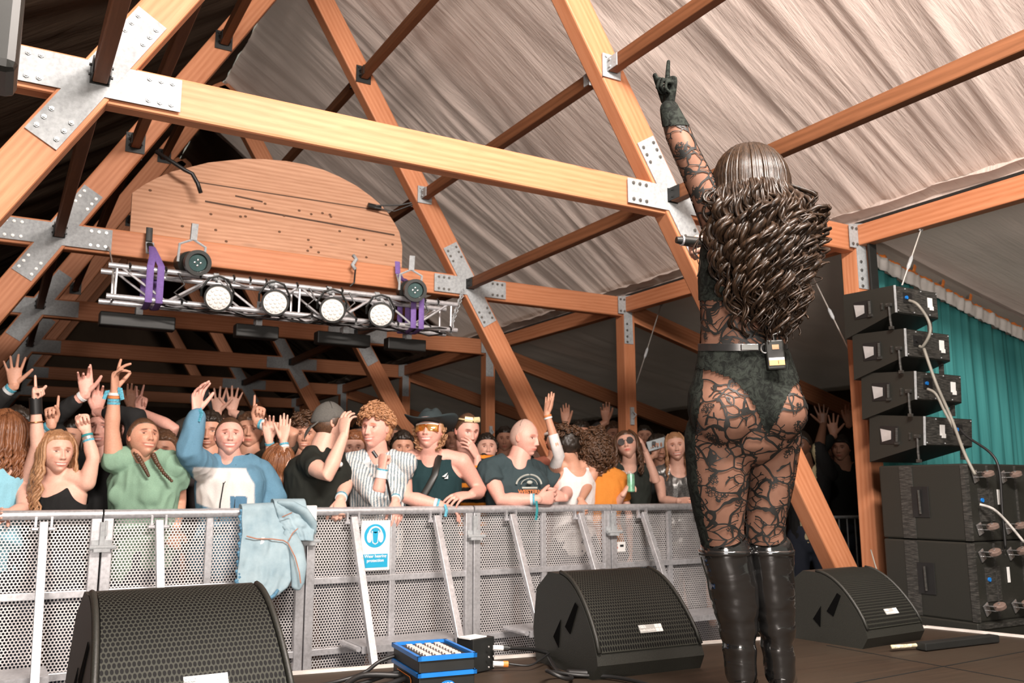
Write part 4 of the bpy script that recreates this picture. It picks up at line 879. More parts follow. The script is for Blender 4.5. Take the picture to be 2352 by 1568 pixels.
# ---- head
def sstep(a, b, x): t = np.clip((x-a)/(b-a), 0, 1); return t*t*(3-2*t)
def unit_head(nr=84, ns=88, smile=.6, fem=False, brow=(.18, .09, .06), lip=(1.0, .55, .55), beard=0, eyes=1.0, brows=1.0):
    th = PI*(np.arange(1, nr)/nr)**1.25; ph = 2*PI*np.arange(ns)/ns
    T, P = np.meshgrid(th, ph, indexing='ij'); d = np.stack([np.sin(T)*np.cos(P), np.cos(T), np.sin(T)*np.sin(P)], -1).reshape(-1, 3)
    d = np.vstack([[0, 1, 0], d, [0, -1, 0]])
    p = np.stack([d[:, 0]*.325, np.where(d[:, 1] > 0, d[:, 1]*.345, d[:, 1]*.445), d[:, 2]*.5], -1)
    x, y, z = p.T.copy(); lo = np.clip(-z/.5, 0, 1); hi = np.clip(z/.5, 0, 1)
    jaw = .40 if fem else .30
    x *= 1-jaw*lo**1.6+.05*np.exp(-((z-.12)/.2)**2); x *= np.where(y > .1, 1-.10*np.clip((y-.1)/.25, 0, 1), 1)
    y = np.where(y < 0, y*(1-.62*sstep(.1, .95, lo)), y*(1+.06*lo)); y = np.where((y > 0), y-.05*hi**2, y)
    m = sstep(.02, .16, y); ax = np.abs(x); g = lambda a, b: np.exp(-(a)**2-(b)**2)
    f = .024*g(x/.20, (z-.066)/.035)-.060*g((ax-.125)/.062, (z-.004)/.046)+.028*g((ax-.128)/.046, (z+.003)/.027)
    t = np.clip((.06-z)/.25, 0, 1); f += (.086*t**.8)*np.exp(-(x/(.024+.026*t))**2)*sstep(-.222, -.180, z)*(z < .10)
    f += .034*g((ax-.048)/.024, (z+.172)/.028)+.022*g((ax-.175)/.07, (z+.105+.02*smile)/.075)*(1+.8*smile)
    f += .026*g(x/.13, (z+.285)/.08); zc = -.292+1.6*smile*x**2*1.0; wd = .090+.042*smile; op = .013+.019*smile
    f += .018*g(x/wd, (z-zc-op)/.014)+.020*g(x/(wd*.85), (z-zc+op)/.016)-.024*g(x/(wd*1.05), (z-zc)/(.009+.006*smile))
    f += -.012*g(x/.08, (z+.365)/.02)+.058*g(x/.095, (z+.430)/.060)+.020*g((ax-.16)/.07, (z+.33)/.08)+.012*g(x/.2, (z-.25)/.12)
    y = y+f*m; v = np.stack([x, y, z], -1)
    C = np.ones((len(v), 3)); F_ = m
    def paint(mask, col):
        nonlocal C; mk = (np.clip(mask, 0, 1)*F_)[:, None]; C = C*(1-mk)+np.array(col)*mk
    paint(.25*g((ax-.19)/.07, (z+.12)/.07), (1.15, .72, .62)); paint(.2*g(x/.05, (z+.17)/.05), (1.1, .75, .66))
    if beard: paint(beard*sstep(-.14, -.24, z)*(1-g(x/.09, (z+.29)/.04)), tuple(c*1.0 for c in brow))
    paint(1.3*g(x/wd, (z-zc-op)/.014)+1.3*g(x/(wd*.85), (z-zc+op)/.018), lip); paint(.5*smile*g((ax-wd*1.15)/.02, (z-zc-.01)/.05), (.7, .5, .48))
    if smile > .35: paint(2*np.exp(-(x/(wd*.95))**6)*np.exp(-((z-zc)/(.013+.014*smile))**4), (.45, .2, .2)); paint(2*np.exp(-(x/(wd*.82))**6)*np.exp(-((z-zc-.002)/(.010+.010*smile))**4), (1.15, 1.45, 1.65))
    else: paint(.9*g(x/wd, (z-zc)/.007), (.35, .2, .2))
    paint(.8*g((ax-.042)/.018, (z+.198)/.013), (.35, .2, .18)); paint(.35*g((ax-.11)/.03, (z+.19)/.05), (.75, .55, .5)); paint(.45*g((ax-.125)/.07, (z-.005)/.05), (.70, .50, .45))  # shade of nostrils, cheek folds and eye sockets painted into the tint
    paint(brows*1.2*np.exp(-((ax-.130)/.068)**4)*np.exp(-((z-.078-.12*(.13-ax)*(ax > .13)+.0)/.017)**2), brow)
    if eyes:
        paint(1.3*eyes*np.exp(-((ax-.128)/.048)**4-((z+.003)/(.021 if smile < .7 else .015))**4), (1.05, 1.35, 1.5)); paint(1.8*np.exp(-(((ax-.128)/.024)**2+((z+.002)/.022)**2)**2), (.12, .09, .08))
        paint(1.1*np.exp(-((ax-.128)/.056)**4-((z-.020)/.009)**2), (.2, .12, .1)); paint(.35*np.exp(-((ax-.128)/.05)**4-((z-.032)/.02)**2), (.8, .6, .55))
    ns_ = ns; faces = []
    for i in range(ns_): faces.append((0, 1+(i+1) % ns_, 1+i)); L = len(v)-1; b = 1+(nr-2)*ns_; faces.append((L, b+i, b+(i+1) % ns_))
    for j in range(nr-2):
        a = 1+j*ns_
        for i in range(ns_): k = (i+1) % ns_; faces.append((a+i, a+k, a+ns_+k, a+ns_+i))
    return v, faces, C, d
def hair_cap(v, faces, d, thick=.05, line=.27, sides=-.04, nape=-.34, lump=.02, lscale=9, seed=0, fade=0):
    x, y, z = v.T; q = sstep(.22, .02, y); zl = line+(sides-line)*q+(nape-sides)*sstep(.0, -.12, y)
    m = sstep(-.025, .025, z-zl); n = v/np.linalg.norm(v, axis=1)[:, None]
    nz = np.array([noise.noise(Vector(p*lscale)+Vector((seed, 0, 0)))+.5*noise.noise(Vector(p*lscale*2.3)+Vector((seed, 3, 0))) for p in n*.45])
    th = thick*(1-fade*sstep(.25, -.2, z)) + lump*nz
    w = v+n*(np.where(m > 0, m*(th+.012)-.008, -.03))[:, None]
    keep = m > 0; fs = [f for f in faces if any(keep[i] for i in f)]
    return w, fs
class Frame:
    def __init__(s, c, fwd, up=(0, 0, 1), size=.235):
        s.c = np.array(c, float); f = Vector(fwd).normalized(); u = Vector(up); u = (u-f*u.dot(f)).normalized(); r = f.cross(u)
        s.R = np.array([r, f, u]).T; s.s = size; s.right, s.fwd, s.up = r, f, u
    def w(s, v): return (np.asarray(v, float)*s.s) @ s.R.T + s.c
    def p(s, *v): return Vector(s.w(np.array([v]))[0])
def facing_vec(p, yaw, pitch):
    b = to_cam(p); y = math.radians(yaw); h = b*math.cos(y)+RH*math.sin(y); h.normalize(); q = math.radians(pitch); return (h*math.cos(q)+Vector((0, 0, 1))*math.sin(q)).normalized()
def head_up(yawp, roll): r = math.radians(roll); return Vector((0, 0, 1))*math.cos(r)+RH*math.sin(r)
# ---- hands: wrist at origin, fingers along +Y, palm faces -Z, thumb on +X; curls are bends towards the palm
def finger(base, L, yaw, curls, r):
    a = 0; p = Vector(base); pts = [p.copy()]; dirv = lambda a: Vector((math.sin(yaw)*math.cos(a), math.cos(yaw)*math.cos(a), -math.sin(a)))
    for seg, c in zip((.44, .31, .25), curls): a += c; p = p+dirv(a)*(L*seg); pts.append(p.copy())
    return rtube(pts, [r*1.05, r, r*.92, r*.78], 10)
POSES = {'open': ([(.05, .08, .05)]*4, (.30, .1, -.12, -.34), (.85, .1)), 'point': ([(.0, .0, .0), (1.45, 1.6, .9), (1.5, 1.6, .9), (1.5, 1.6, .9)], (.05, 0, -.03, -.06), (.35, .9)),
         'relax': ([(.25, .35, .2), (.35, .45, .25), (.4, .5, .3), (.45, .55, .3)], (.10, .02, -.06, -.14), (.6, .35)), 'fist': ([(1.4, 1.7, .8)]*4, (.02, 0, -.02, -.04), (.3, 1.1)),
         'grip': ([(.9, 1.0, .6), (.95, 1.0, .6), (1.0, 1.0, .6), (1.0, 1.1, .6)], (.06, .02, -.03, -.08), (.7, .6)), 'flat': ([(.03, .05, .03)]*4, (.05, .01, -.03, -.08), (.45, .1)),
         'cross': ([(.1, .1, .05), (.5, .5, .2), (.8, .7, .3), (.5, .5, .2)], (-.08, .12, -.02, -.2), (.8, .3)), 'peace': ([(.0, .05, .0), (.0, .05, 0), (1.4, 1.5, .8), (1.4, 1.5, .8)], (.15, -.12, -.03, -.06), (.3, 1.0))}
HANDC = {}
def hand_proto(pose):
    if pose in HANDC: return HANDC[pose]
    curls, yaws, (ty, tc) = POSES[pose]; parts = []
    parts.append(rtube([(0, -.012, 0), (.0, .012, 0), (.002, .045, .002), (.0, .078, .003), (-.002, .092, .002)], [(.026, .019), (.030, .019), (.038, .017), (.041, .014), (.038, .012)], 16, up=(1, 0, 0)))
    bx = (.030, .010, -.011, -.030); by = (.090, .096, .092, .083); Ls = (.074, .082, .076, .060); rs = (.0088, .0090, .0085, .0076)
    for i in range(4): parts.append(finger((bx[i], by[i]-.012, .002), Ls[i]+.012, yaws[i], curls[i], rs[i]))
    # thumb leaves the side of the palm near its base
    p0 = Vector((.022, .022, -.004)); a = ty; d1 = Vector((math.sin(a), math.cos(a), -.35)).normalized(); p1 = p0+d1*.040; d2 = Vector((math.sin(a-tc*.6), math.cos(a-tc*.6), -.35-.35*tc)).normalized(); p2 = p1+d2*.034
    d3 = Vector((math.sin(a-tc), math.cos(a-tc), -.35-.5*tc)).normalized(); p3 = p2+d3*.026
    parts.append(rtube([p0, p1, p2, p3], [.015, .0118, .0105, .0085], 10))
    HANDC[pose] = remesh(parts, .0034, 3, .5); return HANDC[pose]
def hand(pose, wrist, direction, palm, left=False, size=1.0):
    """direction: fingers; palm: the way the palm faces"""
    v, f = hand_proto(pose); v = v.copy()*size; y = Vector(direction).normalized(); z = -Vector(palm); z = (z-y*z.dot(y)).normalized(); x = y.cross(z)
    if not left: v[:, 0] *= -1; f = [q[::-1] for q in f]
    R = np.array([x, y, z]).T; return v @ R.T+np.array(wrist), f, None
def ik(a, b, L1, L2, hint):
    a = Vector(a); b = Vector(b); d = b-a; L = d.length; Lc = min(L, (L1+L2)*.995); k = (L1*L1-L2*L2+Lc*Lc)/(2*Lc); h = math.sqrt(max(0, L1*L1-k*k)); u = d.normalized(); n = Vector(hint); n = (n-u*n.dot(u)).normalized(); return a+u*(k*(L/Lc))+n*h
def ell(c, r, n=14, rot=None): mb = MB(); mb.sphere(c, r, n, n//2+2, rot=rot); return mb.v, mb.f
def wrinkle(v, f, amp, scale, seed=0, stretch=(1, 1, .45)):
    n = normals(v, f); s = np.array(stretch)*scale
    d = np.array([noise.noise(Vector(p*s)+Vector((seed, seed, 0)))-1.3*abs(noise.noise(Vector(p*s*1.7)+Vector((0, seed, 7))))+.35+.3*noise.noise(Vector(p*s*3.3)+Vector((3, seed, 7))) for p in v])*1.5; return v+n*(d*amp)[:, None]

def band_ring(name, a, b, r, w, mat, parent):
    """ribbon round a limb at a, limb direction towards b"""
    a = Vector(a); d = (Vector(b)-a).normalized(); v, f = tube_mesh([a-d*w/2, a-d*w*.49, a+d*w*.49, a+d*w/2], [r*.9, r, r, r*.9], 20)
    mb = MB(); mb.add(v, f); return build(name, mb, mat, parent, smooth='auto')

PS = 1.28      # the crowd, the barrier and the timber share this scale
class Person:
    def __init__(s, label, neck, side=None, b=1.0, fem=False, skin='fair', lean=(0, 0), bust=0, voxel=.0075, group=None, hipz=None):
        s.label = label; s.N = Vector(neck); s.b = b*PS; b = s.b; s.fem = fem; s.skin = SKIN[skin]; s.voxel = voxel*PS
        s.side = (Vector(side) if side is not None else RH).normalized(); s.fwd = Vector((s.side.y, -s.side.x, 0)).normalized()
        if s.fwd.dot(to_cam(s.N)) < 0 and side is None: s.fwd = -s.fwd
        s.P = Vector((s.N.x, s.N.y, G+.93*PS if hipz is None else hipz))-s.fwd*lean[0]+s.side*lean[1]
        s.root = empty('person', (s.P.x, s.P.y, G), label, 'person', group); s.org = Vector((s.P.x, s.P.y, G)); s.extra = []; s.hands = []; s.arms = {}; s.bust = bust
        w = .168*b*(.92 if fem else 1.08)
        s.sh = {1: s.N+s.side*w-Vector((0, 0, .030)), -1: s.N-s.side*w-Vector((0, 0, .030))}     # +1: image right
    def rings(s, inf=0.0, top=.93, bot=0.0):
        b = s.b; f = s.fem; base = [(0, .165 if f else .158, .115), (.12, .16 if f else .155, .112), (.34, .128 if f else .145, .095), (.6, .145 if f else .165, .108), (.82, .155 if f else .178, .108), (.93, .13 if f else .145, .085), (1.0, .065, .06)]
        C = []; R = []
        for t, w, d in base:
            if t > top+.01 or t < bot-.01: continue
            c = s.P.lerp(s.N, t)-s.fwd*(.02*math.sin(PI*t)); C.append(c); R.append((w*b+inf, d*b+inf*(1.0)))
        return C, R
    def torso(s, inf=0.0, top=1.0, bot=0.0, n=28): C, R = s.rings(inf, top, bot); return rtube(C, R, n, up=s.side)
    def arm(s, k, wrist, pose='relax', palm=None, elbow=None, hint=None, hdir=None, hleft=None, rs=1.0):
        sh = s.sh[k]; wr = Vector(wrist); el = Vector(elbow) if elbow is not None else ik(sh, wr, .285*PS, .255*PS, hint or (s.side*k*.8+Vector((0, 0, -.6))+s.fwd*.2))
        s.arms[k] = (sh, el, wr); hd = Vector(hdir) if hdir is not None else (wr-el).normalized()
        pal = palm if palm is not None else to_cam(wr)
        left = hleft if hleft is not None else (k == -1) == (s.fwd.dot(to_cam(s.N)) < 0)
        s.hands.append((pose, wr, hd, pal, left, s.b*(.93 if s.fem else 1.02), rs)); return s
    def rest(s, k): w = s.P+s.side*(k*.24*s.b)+Vector((0, 0, -.06))+s.fwd*.08; return s.arm(k, w, 'relax', palm=-s.side*k)
    def body(s, head, yaw=0, pitch=0, roll=0, hs=.235, **hk):
        hs *= PS*1.06; s.H = Vector(head); fw = facing_vec(s.H, yaw, pitch); s.F = Frame(s.H, fw, head_up(yaw, roll), hs*(.96 if s.fem else 1.0)); b = s.b
        parts = [s.torso()]
        nb = s.F.p(0, -.10, -.30); parts.append(rtube([s.N-Vector((0, 0, .08)), s.N.lerp(nb, .5), nb], [.078*b, .056*b if s.fem else .068*b, .052*b if s.fem else .064*b], 16))
        g = []
        for k in (-1, 1):
            if k not in s.arms: s.rest(k)
            sh, el, wr = s.arms[k]; m = (.88 if s.fem else 1.06)*b
            parts.append(rtube([s.N+s.side*k*.03-Vector((0, 0, .02)), s.N.lerp(sh, .5)+Vector((0, 0, .022)), sh], [.060*b, .052*b, .052*m], 12))
            a = sh.lerp(el, .35); c = el.lerp(wr, .28); d = el.lerp(wr, .7)
            parts.append(rtube([sh, a, sh.lerp(el, .7), el, c, d, wr-(wr-el).normalized()*.0], [.054*m, .050*m, .043*m, .039*m, .041*m, .032*m, .026*m], 16))
        if s.bust:
            for k in (-1, 1): parts.append(ell(s.P.lerp(s.N, .68)+s.side*k*.07*b+s.fwd*.060*b, (.062*s.bust*b, .050*s.bust*b, .062*s.bust*b)))
        # legs
        for k in (-1, 1):
            h = s.P+s.side*k*.09*s.b; z0 = s.P.z-.93*PS; kn = Vector((h.x, h.y, z0+.48*PS))+s.side*k*.03+s.fwd*.03; an = Vector((kn.x, kn.y, z0+.08*PS))-s.fwd*.03+s.side*k*.02
            parts.append(rtube([h, h.lerp(kn, .4), kn, kn.lerp(an, .35), an], [.088*b, .080*b, .058*b, .056*b, .038*b], 14)); s.__dict__['leg%d' % k] = (h, kn, an)
        v, f = remesh(parts, s.voxel, 5, .6); groups = [(v, f, None)]
        hv, hf, hc, hd = unit_head(*( (84, 88) if s.voxel < .013 else (40, 44)), fem=s.fem, **hk); s.hv, s.hf, s.hd = hv, hf, hd; groups.append((s.F.w(hv), hf, hc))
        for k in (-1, 1):
            mb = MB(); mb.sphere((k*.335, -.03, -.02), (.030, .055, .095), 14, 10, rot=Matrix.Rotation(k*.35, 3, 'Z') @ Matrix.Rotation(.18, 3, 'X')); ev = np.array(mb.v); ev[:, 0] -= k*.02*np.exp(-((ev[:, 1]+.03)/.03)**2-((ev[:, 2]+.02)/.05)**2); groups.append((s.F.w(ev), mb.f, np.tile(np.array([[1.05, .82, .78]]), (len(ev), 1))))
        for (pose, wr, hd_, pal, left, sz, rs) in s.hands:
            groups.append(hand(pose, wr, hd_, pal, left, sz))
        s.mesh = skinmesh('body', groups, s.skin, s.root, s.org); return s
    # ---- clothes
    def cloth(s, name, parts, col=(.1, .1, .1), mat=None, voxel=None, cut=(), wr=(.006, 9), colf=None, smooth=4, seed=0):
        v, f = remesh(parts, voxel or max(.0085, s.voxel), smooth, .6); v = wrinkle(v, f, wr[0], wr[1], seed)
        if cut:
            kill = np.zeros(len(v), bool)
            for c, r in cut:
                if isinstance(r, tuple):      # ellipsoid in body axes (side, fwd, up)
                    q = v-np.array(c); A = np.array([s.side, s.fwd, (0, 0, 1)]); q = q @ A.T; kill |= (q[:, 0]/r[0])**2+(q[:, 1]/r[1])**2+(q[:, 2]/r[2])**2 < 1
                else: kill |= np.linalg.norm(v-np.array(c), axis=1) < r
            f = [q for q in f if not any(kill[i] for i in q)]
            ed = {}
            for q in f:
                for i in range(len(q)): e = (min(q[i], q[i-1]), max(q[i], q[i-1])); ed[e] = ed.get(e, 0)+1
            nbr = {}
            for (i, j), c_ in ed.items():
                if c_ == 1: nbr.setdefault(i, []).append(j); nbr.setdefault(j, []).append(i)
            for _ in range(12):
                nv = {i: v[i]*.4+.6*np.mean([v[j] for j in js], axis=0) for i, js in nbr.items()}
                for i, q in nv.items(): v[i] = q
        C = np.tile(np.array([col]), (len(v), 1)) if colf is None else colf(v)
        return skinmesh(name, [(v, f, C)], mat or CLOTH, s.root, s.org)
    def sleeve(s, k, frac=.5, r=.064, long=False, flare=1.0):
        sh, el, wr = s.arms[k]; b = s.b*(.9 if s.fem else 1.05)
        if not long: e = sh.lerp(el, frac); return tube_mesh([sh+(sh-e).normalized()*.02, sh.lerp(e, .3), sh.lerp(e, .7), e], [r*.9*b, r*b, r*.97*b*flare, r*.95*b*flare], 18)
        e = el.lerp(wr, frac); return rtube([sh, sh.lerp(el, .5), el.lerp(sh, .1), el, el.lerp(wr, .15), el.lerp(e, .6), e], [r*b, r*.95*b, r*.84*b, r*.82*b, r*.8*b, r*.72*b, r*.62*b], 18)
    def yoke(s, r=.062): b = s.b; return [rtube([s.N+s.side*k*.03-Vector((0, 0, .02)), s.N.lerp(s.sh[k], .5)+Vector((0, 0, .024)), s.sh[k]+Vector((0, 0, .002))], [.074*b, .064*b, .064*b], 16) for k in (-1, 1)]
    def shirt(s, name, col, frac=.5, long=False, sl=True, mat=None, scoop=(.062, .085, .075), inf=.016, bot=-.0, colf=None, wr=(.006, 9), seed=0, seam=0, r=.064, voxel=None):
        parts = [s.torso(inf, 1.0, 0)]+s.yoke()
        if s.bust:
            for k in (-1, 1): parts.append(ell(s.P.lerp(s.N, .67)+s.side*k*.07*s.b+s.fwd*.072*s.b, (.082*s.bust*s.b, .058*s.bust*s.b, .075*s.bust*s.b)))
        if sl:
            for k in (-1, 1): parts.append(s.sleeve(k, frac, r, long) if not isinstance(frac, dict) else s.sleeve(k, frac[k], r, long))
        cut = [(s.N+s.fwd*.045+Vector((0, 0, .02)), scoop), (s.N+Vector((0, 0, .085)), (.086*s.b, .086*s.b, .065))]
        return s.cloth(name, parts, col, mat, voxel, cut, wr, colf, 14, seed)
    def tank(s, name, col, mat=None, scoop=(.085, .12, .13), hole=.088, inf=.012, colf=None, seed=0, wr=(.004, 10), straps=True):
        parts = [s.torso(inf, 1.0, 0)]
        if straps: parts += [rtube([s.N.lerp(s.sh[k], .35)-Vector((0, 0, .03)), s.N.lerp(s.sh[k], .72)-Vector((0, 0, .01))], [.056*s.b, .052*s.b], 12) for k in (-1, 1)]
        if s.bust:
            for k in (-1, 1): parts.append(ell(s.P.lerp(s.N, .67)+s.side*k*.07*s.b+s.fwd*.08*s.b, (.068*s.bust*s.b, .066*s.bust*s.b, .068*s.bust*s.b)))
        cut = [(s.N+s.fwd*.05, scoop), (s.N+Vector((0, 0, .06)), .065*s.b)]+[(s.sh[k]+s.side*k*.02-Vector((0, 0, .015)), hole*s.b) for k in (-1, 1)]
        if not straps: cut.append((s.N-Vector((0, 0, .0)), (.4, .4, .15)))
        return s.cloth(name, parts, col, mat, None, cut, wr, colf, 4, seed)
    def trousers(s, col=(.03, .035, .05)):
        parts = [rtube([s.P+Vector((0, 0, .06)), s.P-Vector((0, 0, .04))], [(.172*s.b, .122*s.b), (.175*s.b, .125*s.b)], 20, up=s.side)]
        for k in (-1, 1):
            h, kn, an = getattr(s, 'leg%d' % k); parts.append(rtube([h, h.lerp(kn, .4), kn, an+Vector((0, 0, .02))], [.098*s.b, .092*s.b, .073*s.b, .060*s.b], 14))
        s.cloth('trousers', parts, col, None, .018, wr=(.008, 6))
        for k in (-1, 1):
            h, kn, an = getattr(s, 'leg%d' % k); mb = MB(); v, f = rtube([an-s.fwd*.03-Vector((0, 0, .055)), an+s.fwd*.09-Vector((0, 0, .06)), an+s.fwd*.19-Vector((0, 0, .068))], [(.050, .045), (.056, .040), (.046, .030)], 14, up=s.side); mb.add(v, f); build('shoe', mb, M['rubber'], s.root, smooth=True)
    # ---- hair
    def cap(s, kind='brown', **k): v, f = hair_cap(s.hv, s.hf, s.hd, **k); o = skinmesh('hair', [(s.F.w(v), f, None)], HAIR[kind], s.root, s.org); s.hairo = o; return o
    def locks(s, kind, n, length, az=(150, 390), amp=.010, freq=3.0, r=.011, out=.02, start=.42, seed=0, name='long_hair', fall=None, taper=.35, jit=.15, ear=-.15):
        R_ = random.Random(seed); mb = MB(); F = s.F
        for i in range(n):
            a = math.radians(az[0]+(az[1]-az[0])*(i+.5)/n+R_.uniform(-4, 4)); st = start+R_.uniform(-.12, .06); pts = []; L = length*(1+R_.uniform(-jit, jit)); ph = R_.uniform(0, 6.3); rr = r*R_.uniform(.7, 1.2)
            # over the scalp
            pol0 = math.acos(max(-1, min(1, st/.5))); pol1 = math.acos(ear/.52)
            for j in range(6):
                q = pol0+(pol1-pol0)*j/5; pts.append(F.p(math.sin(q)*math.cos(a)*(.36+out*2), math.sin(q)*math.sin(a)*(.40+out*2)-.03, math.cos(q)*.54))
            e = pts[-1]; o = (e-Vector(F.c)); o.z = 0; o.normalize(); t = Vector((0, 0, -1)) if fall is None else Vector(fall).normalized(); sd = o.cross(t)
            m = max(8, int(L/.022))
            for j in range(1, m+1):
                q = j/m; dd = q*L; w = amp*min(1, q*3); pts.append(e+t*dd+o*(out*.6*math.sin(q*2.2)+w*math.sin(ph+freq*6.28*dd/.3))+sd*(w*math.cos(ph+freq*6.28*dd/.3)))
            k = len(pts); mb.tube(pts, [rr*(1 if j < k*.6 else 1-(1-taper)*(j-k*.6)/(k*.4)) for j in range(k)], 7)
        o = build(name, mb, HAIR[kind], s.root, smooth=True); return o
    def curls(s, kind, n, size=.02, r=.006, spread=.10, seed=0, zmin=-.1, zmax=.6, top=None, name='curls'):
        R_ = random.Random(seed); mb = MB(); F = s.F; c = 0
        while c < n:
            u = Vector((R_.gauss(0, 1), R_.gauss(0, 1), R_.gauss(0, 1))).normalized()
            if u.z*.5 < zmin or u.z*.5 > zmax or (u.y > .25 and u.z < .42): continue
            c += 1; base = Vector((u.x*.36, u.y*.41-.02, u.z*.52))*(1+R_.uniform(0, spread)); p = F.p(*base); o = (p-Vector(F.c)).normalized(); a = o.orthogonal().normalized(); bb = o.cross(a); ph = R_.uniform(0, 6.3); sz = size*R_.uniform(.6, 1.3)
            pts = [p+o*(sz*.9*j/9)+a*(sz*.7*math.cos(ph+j*.95))+bb*(sz*.7*math.sin(ph+j*.95)) for j in range(10)]; mb.tube(pts, [r*(1-.05*j) for j in range(10)], 6)
        return build(name, mb, HAIR[kind], s.root, smooth=True)
    def bands(s, k, cols, off=.03, w=.016):
        sh, el, wr = s.arms[k]; d = (el-wr).normalized(); r = (.029 if s.fem else .033)*s.b
        for i, c in enumerate(cols): band_ring('wristband', wr+d*(off+i*(w+.003)), el, r+.001*(i % 2), w, c, s.root)
BL = plain('light_blue_ribbon', (.10, .38, .50), .7, 0, .45, 120); WH = plain('white_ribbon', (.72, .74, .74), .7, 0, .08, 80); OR = plain('orange_ribbon', (.60, .20, .06), .6); TE = plain('teal_ribbon', (.02, .22, .24), .7)
# ------------------------------------------------------------------ the crowd
Pq = onY
def pt(x, y, Y): return onY(x, y, Y)
# --- leftmost: redhead in a light blue top
a = Person('redhead woman seen from behind at the left edge, in a light blue strappy top', pt(8, 1062, 6.95), side=Vector((.75, .66, 0)), fem=True, skin='fair', b=1.0)
a.arm(1, pt(20, 1178, 6.62), 'relax', elbow=pt(52, 1168, 6.75)); a.rest(-1)
a.body(pt(14, 1000, 6.98), yaw=125, pitch=0, hs=.24, smile=.1); a.tank('strappy_top', (.30, .62, .75), hole=.10); a.trousers()
a.cap('auburn', thick=.09, line=.22, sides=-.2, nape=-.42, seed=1); a.locks('auburn', 90, .22, az=(20, 380), amp=.012, r=.013, out=.035, seed=1)
# --- wavy-haired woman in black with both arms up
a = Person('smiling woman with long wavy strawberry hair, black top and both arms raised', pt(133, 1098, 6.85), fem=True, skin='fair')
a.arm(-1, pt(82, 930, 6.75), 'point', elbow=pt(86, 1022, 6.78), palm=Vector((1, -.2, 0))); a.arm(1, pt(198, 990, 6.75), 'fist', elbow=pt(214, 1052, 6.72), hdir=Vector((-.35, 0, 1)))
a.body(pt(131, 1040, 6.78), yaw=28, pitch=6, hs=.225, smile=.75, brow=(.4, .22, .14), lip=(.95, .45, .42)); a.tank('black_top', (.02, .02, .02), scoop=(.12, .14, .16), hole=.10); a.trousers()
a.cap('blond', thick=.06, line=.28, sides=-.05, seed=2); a.locks('blond', 80, .36, az=(150, 392), amp=.016, r=.011, out=.03, seed=4, freq=2.5)
sh, el, wr = a.arms[-1]; band_ring('fingerless_glove', wr+(el-wr)*.02, el, .040, .11, M['rubber'], a.root); band_ring('bracelet', wr.lerp(el, .42), el, .047, .008, plain('copper', (.6, .28, .12), .3, .9), a.root)
a.bands(1, [TE, M['steel_cable'], BL])
# --- woman in a green T-shirt
a = Person('smiling woman in a sage green T-shirt with dark braids, one arm straight up', pt(332, 1058, 6.82), fem=True, skin='tan', b=1.14, bust=.8, lean=(.04, 0))
a.arm(-1, pt(263, 898, 6.72), 'cross', elbow=pt(257, 985, 6.76), palm=Vector((1, -.5, 0)).normalized()); a.sh[-1] = pt(262, 1058, 6.8); a.arms[-1] = (a.sh[-1],)+a.arms[-1][1:]
a.arm(1, pt(402, 1215, 6.75), 'relax', elbow=pt(412, 1150, 6.9))
a.body(pt(330, 1006, 6.74), yaw=32, pitch=20, roll=6, hs=.232, smile=.9, brow=(.12, .06, .04), lip=(.95, .45, .45))
a.shirt('green_tshirt', (.25, .40, .29), frac={-1: .22, 1: .55}, r=.068, inf=.026, wr=(.010, 7)); a.trousers()
a.cap('brown', thick=.018, line=.26, sides=.0, nape=-.36, lump=.004, seed=3)
for bx in ([(312, 1040, 6.70), (325, 1062, 6.64), (335, 1080, 6.60), (341, 1092, 6.60)], [(352, 1045, 6.66), (360, 1062, 6.62), (376, 1086, 6.58), (394, 1104, 6.57)]):
    P_ = [pt(*q) for q in bx]; mb = MB()
    for i in range(13): q = i/12*(len(P_)-1); j = min(int(q), len(P_)-2); mb.sphere(P_[j].lerp(P_[j+1], q-j), .020-.009*i/12, 8, 6)
    build('braid', mb, HAIR['brown'], a.root, smooth=True)
a.bands(-1, [WH, OR, BL, BL], off=.02, w=.018); 
for dx, dy in ((-.05, -.03), (.045, -.01), (.05, -.035)): p0 = pt(262, 890, 6.70)+RH*dx+Vector((0, 0, dy)); build('ribbon_tail', MB().tube([p0-RH*dx*.4, p0, p0+RH*dx*.3-Vector((0, 0, .05))], (.014, .003), 8), BL, a.root)
# --- person in the blue and white fleece
def fleece(v):
    n = len(v); C = np.tile(np.array([[.13, .27, .38]]), (n, 1)); s_ = np.array(a.side); N_ = np.array(a.N); q = (v-N_) @ s_; h = (v-N_)[:, 2]; f_ = (v-N_) @ np.array(a.fwd)
    e = np.minimum.reduce([f_+.02, .215-.10*np.clip((h+.16)/.16, 0, 1)-np.abs(q), -.045-h, h+.30+.28*(q+.2)]); w = sstep(-.006, .006, e)[:, None]; C = C*(1-w)+np.array([[.80, .76, .73]])*w
    w = (f_ > 0) & (q > .06) & (q < .17) & (h < -.25); C[w] = (.10, .22, .34); return C
a = Person('smiling person in a blue and white fleece, hair tied back, one arm raised', pt(531, 1062, 6.85), fem=True, skin='pink', b=1.18, bust=.5)
a.arm(-1, pt(451, 945, 6.62), 'relax', elbow=pt(433, 1040, 6.58), palm=Vector((.6, -.8, 0)), hdir=Vector((.05, .1, 1))); a.sh[-1] = pt(478, 1080, 6.84); a.arms[-1] = (a.sh[-1],)+a.arms[-1][1:]
a.arm(1, pt(600, 1195, 6.78), 'relax', elbow=pt(632, 1140, 6.82)); a.sh[1] = pt(598, 1088, 6.88); a.arms[1] = (a.sh[1],)+a.arms[1][1:]
a.body(pt(527, 1003, 6.78), yaw=4, pitch=14, hs=.232, smile=1.0, brow=(.3, .16, .1), lip=(.95, .5, .48))
